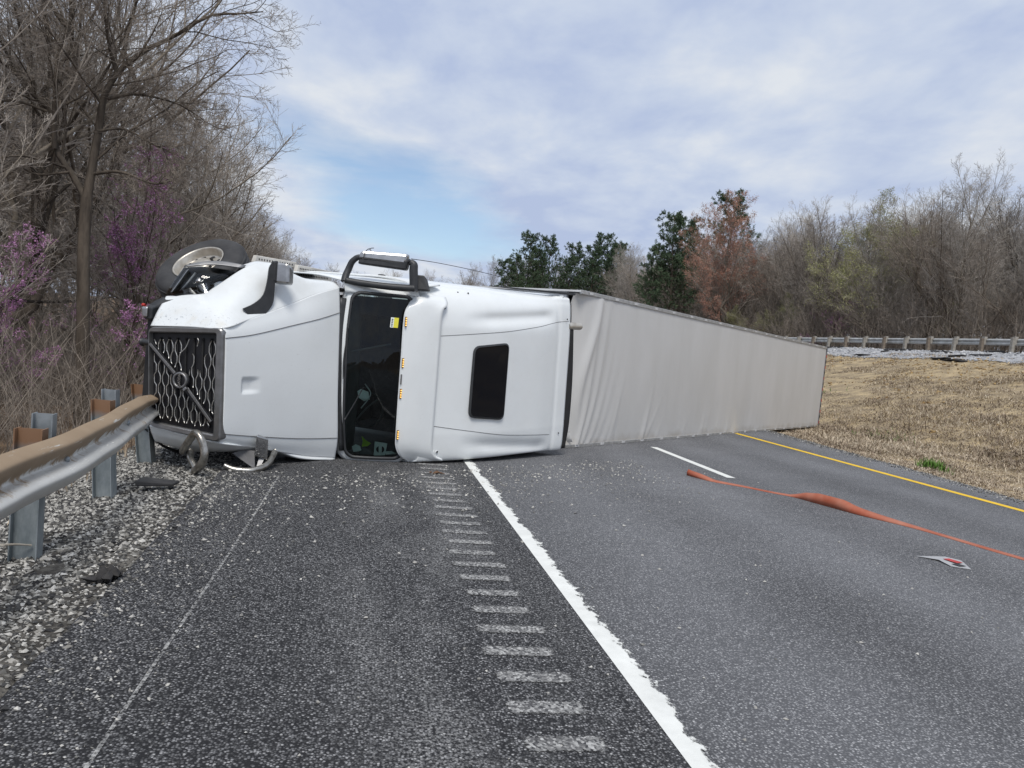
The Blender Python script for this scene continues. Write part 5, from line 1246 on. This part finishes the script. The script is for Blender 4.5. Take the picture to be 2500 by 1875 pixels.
RD = box('rear_frame', (LEN - .001, -.02, .004), (LEN + .10, HGT, WID + .004), MAT['trim_grey'], TL, .01)
for k in range(14):
    box('reflector_tape', (LEN + .02, -.026, .1 + k * .18), (LEN + .085, -.0205, .19 + k * .18), MAT['dark'] if k % 2 else MAT['red'], RD)
UPR = box('edge_rail', (0.02, -.022, WID - .06), (LEN, .03, WID + .006), MAT['alum'], TL, .006)
LWR = box('edge_rail', (0.02, -.022, .0), (LEN, .03, .055), MAT['alum'], TL, .006)
cb = None
for k in range(19):
    for rail_, z0 in ((UPR, WID - .045), (LWR, .012)):
        xk = .35 + k * .82 + r3.uniform(-.05, .05)
        if cb is None:
            cb = box('clip', (-.06, -.006, 0), (.06, 0, .035), MAT['reflect_white'], rail_, .003); o = cb
        else:
            o = obj('clip', cb.data, rail_)
        o.location = (xk, -.0235, z0)
# torn corner flap at the front
patch('torn_flap', [[(.10, .12, .10), (.02, .20, .45), (-.02, .30, .80)], [(.18, -.03, .10), (.10, .06, .45), (.06, .16, .80)]], MAT['reflect_white'], TL, 4, 10, .006)
for xw in (12.4, 13.65):
    for zw in (.35, 2.25):
        wheel(TL, (xw, HGT + .70, zw), (0, 0, 1 if zw > 1 else -1))
    tube('axle', [(xw, HGT + .70, .3), (xw, HGT + .70, 1.3), (xw, HGT + .70, 2.3)], .07, MAT['dark'], TL, 8)
for zw in (.8, 1.75):
    box('slider_rail', (11.2, HGT, zw), (14.8, HGT + .45, zw + .1), MAT['dark'], TL)
    box('landing_leg', (2.6, HGT, zw), (2.75, HGT + .95, zw + .15), MAT['dark'], TL)

# ================================================================== near guardrail, pushed in by the truck
NG = empty('guardrail', (-1.9, 5.2, 0)); tag(NG, 'dented steel guardrail smeared with brown mud along the gravel shoulder', 'guardrail')
prof = np.array([(.0, -.155), (.012, -.148), (.055, -.115), (.075, -.085), (.055, -.050), (.012, -.018), (0, 0), (.012, .018), (.055, .050), (.075, .085), (.055, .115), (.012, .148), (0, .155)])
pc = catmull(np.c_[prof], 49)
path = catmull(np.array([(-1.74, -3.0, .585), (-1.76, 0, .585), (-1.775, 3, .58), (-1.785, 4.3, .58), (-1.80, 5.2, .58), (-1.90, 6.2, .575), (-2.0, 7.2, .575), (-2.12, 8.2, .575), (-2.20, 8.8, .575), (-2.42, 9.4, .56), (-2.75, 10.0, .5)]), 130)
tw = np.interp(path[:, 1], [0, 5, 8, 8.8, 10], [-.28, -.34, -.30, -.05, .4])
kn = np.interp(path[:, 1], [0, 8.0, 8.8, 10], [1, 1, .72, .6])
tan = np.gradient(path, axis=0); tan /= np.linalg.norm(tan, axis=1, keepdims=True)
side = np.cross(tan, np.array([0, 0, 1.0])); side /= np.linalg.norm(side, axis=1, keepdims=True)
Vr = []
for i in range(len(path)):
    c, s = math.cos(tw[i]), math.sin(tw[i]); u_ = np.array([0, 0, 1.0]); sd_ = side[i]
    wob = 0.010 * math.sin(path[i, 1] * 2.3) + .006 * math.sin(path[i, 1] * 5.1)
    for o_, h_ in pc:
        h2 = h_ * kn[i]
        Vr.append(path[i] + sd_ * (o_ * c + h2 * s + wob) + u_ * (h2 * c - o_ * s))
Vr = np.array(Vr) - np.array(NG.location)
rl_ = obj('rail', mesh_np('rail', Vr, gridfaces(len(path), len(pc)), MAT['rail'], True), NG)
rl_.modifiers.new('solid', 'SOLIDIFY').thickness = .004
rl_.data.transform(Matrix.Translation(NG.location)); rl_.location = -Vector(NG.location)
def ibeam(name, base, lean, hgt, z0, mat, parent, wid=.11, dep=.16, yaw=0.0):
    t = .008; pts_ = [(-dep / 2, -wid / 2), (-dep / 2, wid / 2), (-dep / 2 + t, wid / 2), (-dep / 2 + t, t / 2), (dep / 2 - t, t / 2), (dep / 2 - t, wid / 2), (dep / 2, wid / 2), (dep / 2, -wid / 2), (dep / 2 - t, -wid / 2), (dep / 2 - t, -t / 2), (-dep / 2 + t, -t / 2), (-dep / 2 + t, -wid / 2)]
    c, s = math.cos(yaw), math.sin(yaw); V = []
    for z in (z0, hgt):
        for x, y in pts_: V.append((base[0] + x * c - y * s + lean[0] * z, base[1] + x * s + y * c + lean[1] * z, z))
    n = 12
    F = [(i, (i + 1) % n, n + (i + 1) % n, n + i) for i in range(n)]
    F += [tuple(n + i for i in q) for q in ((0, 1, 2, 3, 10, 11), (3, 4, 9, 10), (4, 5, 6, 7, 8, 9))]
    return poly(name, V, F, mat, parent)
for k, (x, y, ln, yw) in enumerate(((-2.0, 1.4, (-.02, 0), 0), (-2.0, 3.3, (-.02, 0), 0), (-1.99, 5.22, (-.02, .0), .05), (-2.13, 7.13, (-.09, .02), -.1), (-2.28, 8.95, (-.14, -.02), -.2))):
    p = ibeam('post', (x, y), ln, .76, -.6, MAT['post'], NG, yaw=yw); p.location = -Vector(NG.location)
    if k < 4:
        b = ibeam('blockout', (x + .015, y + .15), ln, .84, .42, MAT['galv'], NG, .10, .12, yaw=yw + .05); b.location = -Vector(NG.location)
    bolt = lathe('bolt', [(.022, 0), (.022, .012), (.001, .02)], MAT['galv'], NG, (1, 0, 0), (np.interp(y, path[:, 1], path[:, 0]) + .01, y, .578), 8); bolt.location = -Vector(NG.location)
# dead twigs lying at the post foot
for pts_ in ([(-2.45, 4.85, -.02), (-2.25, 5.0, .04), (-2.05, 5.12, .05), (-1.95, 5.2, .03)], [(-2.35, 5.3, .0), (-2.2, 5.15, .05), (-2.05, 5.08, .05)]):
    tag(tube('dead_branch', pts_, [.012, .010, .006], MAT['pale_wood'], None, 6), 'dead branch lying by the foot of the nearest visible guardrail post' if pts_[0][1] < 5 else 'short dead stick crossing the branch by the guardrail post', 'branch')
tag(hexa('rubber_scrap', [(-1.92, 7.25, .0), (-1.62, 7.35, .0), (-1.60, 7.5, .0), (-1.9, 7.42, .0), (-1.92, 7.25, .05), (-1.62, 7.35, .03), (-1.60, 7.5, .03), (-1.9, 7.42, .06)], MAT['rubber'], None, .01), 'flat black rubber scrap lying in the gravel beside a guardrail post', 'scrap')

# ================================================================== far guardrail
FGr = empty('guardrail', (30.7, 40, 3.7)); tag(FGr, 'long pale steel guardrail on wooden posts along the top of the grass bank', 'guardrail')
yb = np.linspace(10, 100, 90)
zb = 3.72 + 0.0 * yb
pf = np.c_[prof[:, 0], prof[:, 1]]
Vf = np.array([[(30.86 - o_, y, z + .56 + h_) for o_, h_ in pf] for y, z in zip(yb, zb)]).reshape(-1, 3)
fr = obj('rail', mesh_np('rail', Vf, gridfaces(len(yb), len(pf)), MAT['beam'], True), FGr); fr.location = -Vector(FGr.location); fr.modifiers.new('solid', 'SOLIDIFY').thickness = .006
pm = bm_ = None
for k in range(44):
    y = 13.35 + k * 1.905; m = MAT['old_wood'] if k % 2 else MAT['pale_wood']
    rx = random.uniform(-.03, .03)
    if k < 2:
        o = box('post', (-.08, -.085, -.8), (.08, .085, .78), m, FGr, .01)
        if k == 0: pm0 = o.data
        else: pm1 = o.data
    else: o = obj('post', pm1 if k % 2 else pm0, FGr); o.modifiers.new('bevel', 'BEVEL').width = .01
    o.location = Vector((30.62, y, 3.68 + random.uniform(-.03, .03))) - Vector(FGr.location); o.rotation_euler = (random.uniform(-.03, .03), rx, 0)
    if bm_ is None: bm_ = box('blockout', (-.08, -.09, -.18), (.08, .09, .22), MAT['pale_wood'], FGr, .01); o = bm_
    else: o = obj('blockout', bm_.data, FGr)
    o.location = Vector((30.76, y, 3.72 + .60)) - Vector(FGr.location)

# ================================================================== orange strap and reflector on the road
sp_ = catmull(np.array([(4.60, 10.22), (4.62, 10.12), (4.70, 9.93), (4.813, 9.747), (5.095, 9.50), (5.358, 9.18), (5.534, 8.98), (5.623, 8.68), (5.74, 8.30), (5.836, 8.035), (6.135, 7.415), (6.314, 6.60), (6.5, 5.9), (6.8, 5.0), (7.3, 3.9), (8.1, 2.4)]), 150)
tt = np.linspace(0, 1, 150) * 15 / 13
ang = np.interp(tt, [0, .10, .22, .36, .44, .50, .60, .70, .78, 1.0], [78, 70, 20, 8, 12, 66, 78, 45, 10, 6])
lift_ = np.interp(tt, [0, .1, .25, .4, .55, .7, .8, 1], [.003, .003, .004, .004, .004, .004, .004, .004])
tg = np.gradient(sp_, axis=0); tg /= np.linalg.norm(tg, axis=1, keepdims=True); nr = np.stack([-tg[:, 1], tg[:, 0]], -1) * -1
ca, sa = np.cos(np.radians(ang)), np.sin(np.radians(ang)); wd = np.interp(tt, [0, .12, .3, .46, .55, .62, .75, 1], [.085, .075, .06, .07, .125, .125, .07, .07])[:, None]
A0 = np.c_[sp_, lift_]; A1 = np.c_[sp_ - nr * (ca[:, None] * wd), lift_ + sa * wd[:, 0] * 1.05]
M1 = (A0 + A1) / 2 + np.c_[nr * (sa * .012)[:, None], np.zeros(150)]
Vs = np.stack([A0, M1, A1], 1).reshape(-1, 3)
st_ = obj('strap', mesh_np('strap', Vs, gridfaces(150, 3), MAT['strap'], True)); st_.modifiers.new('solid', 'SOLIDIFY').thickness = .005
tag(st_, 'long twisted orange webbing strap lying across the traffic lanes', 'strap')
RFz = .004
rf = poly('reflector_strip', [(5.15, 6.22, RFz), (5.42, 6.19, .02), (5.50, 6.08, .02), (5.40, 5.84, RFz), (5.26, 5.92, RFz), (5.28, 6.10, .012)], [(0, 1, 5), (1, 2, 5), (2, 3, 4, 5)], MAT['verge_stone'], None, solid=.004)
poly('red_field', [(5.33, 6.10, .024), (5.40, 6.11, .026), (5.44, 5.99, .026), (5.36, 5.97, .024)], [(0, 1, 2, 3)], MAT['red'], rf, solid=.002)
poly('dark_field', [(5.30, 5.96, .016), (5.36, 5.96, .022), (5.40, 5.90, .018), (5.33, 5.90, .014)], [(0, 1, 2, 3)], MAT['ink'], rf, solid=.002)
tag(rf, 'torn piece of red and white reflective strip lying beside the orange strap', 'reflector')
V, F = stones(np.array([(0, 0, 0), (.06, .02, 0), (-.05, .03, 0), (.02, .05, .01)]), np.array([.06, .05, .045, .04]), (.2, .35), 91)
mud = obj('mud_clod', mesh_np('mud_clod', V, F, simple('mud', (.16, .085, .045), (.10, .055, .03), 20, .9))); mud.location = (.90, 8.94, .012)
tag(mud, 'brown mud clod on the asphalt below the visor of the cab', 'clod')
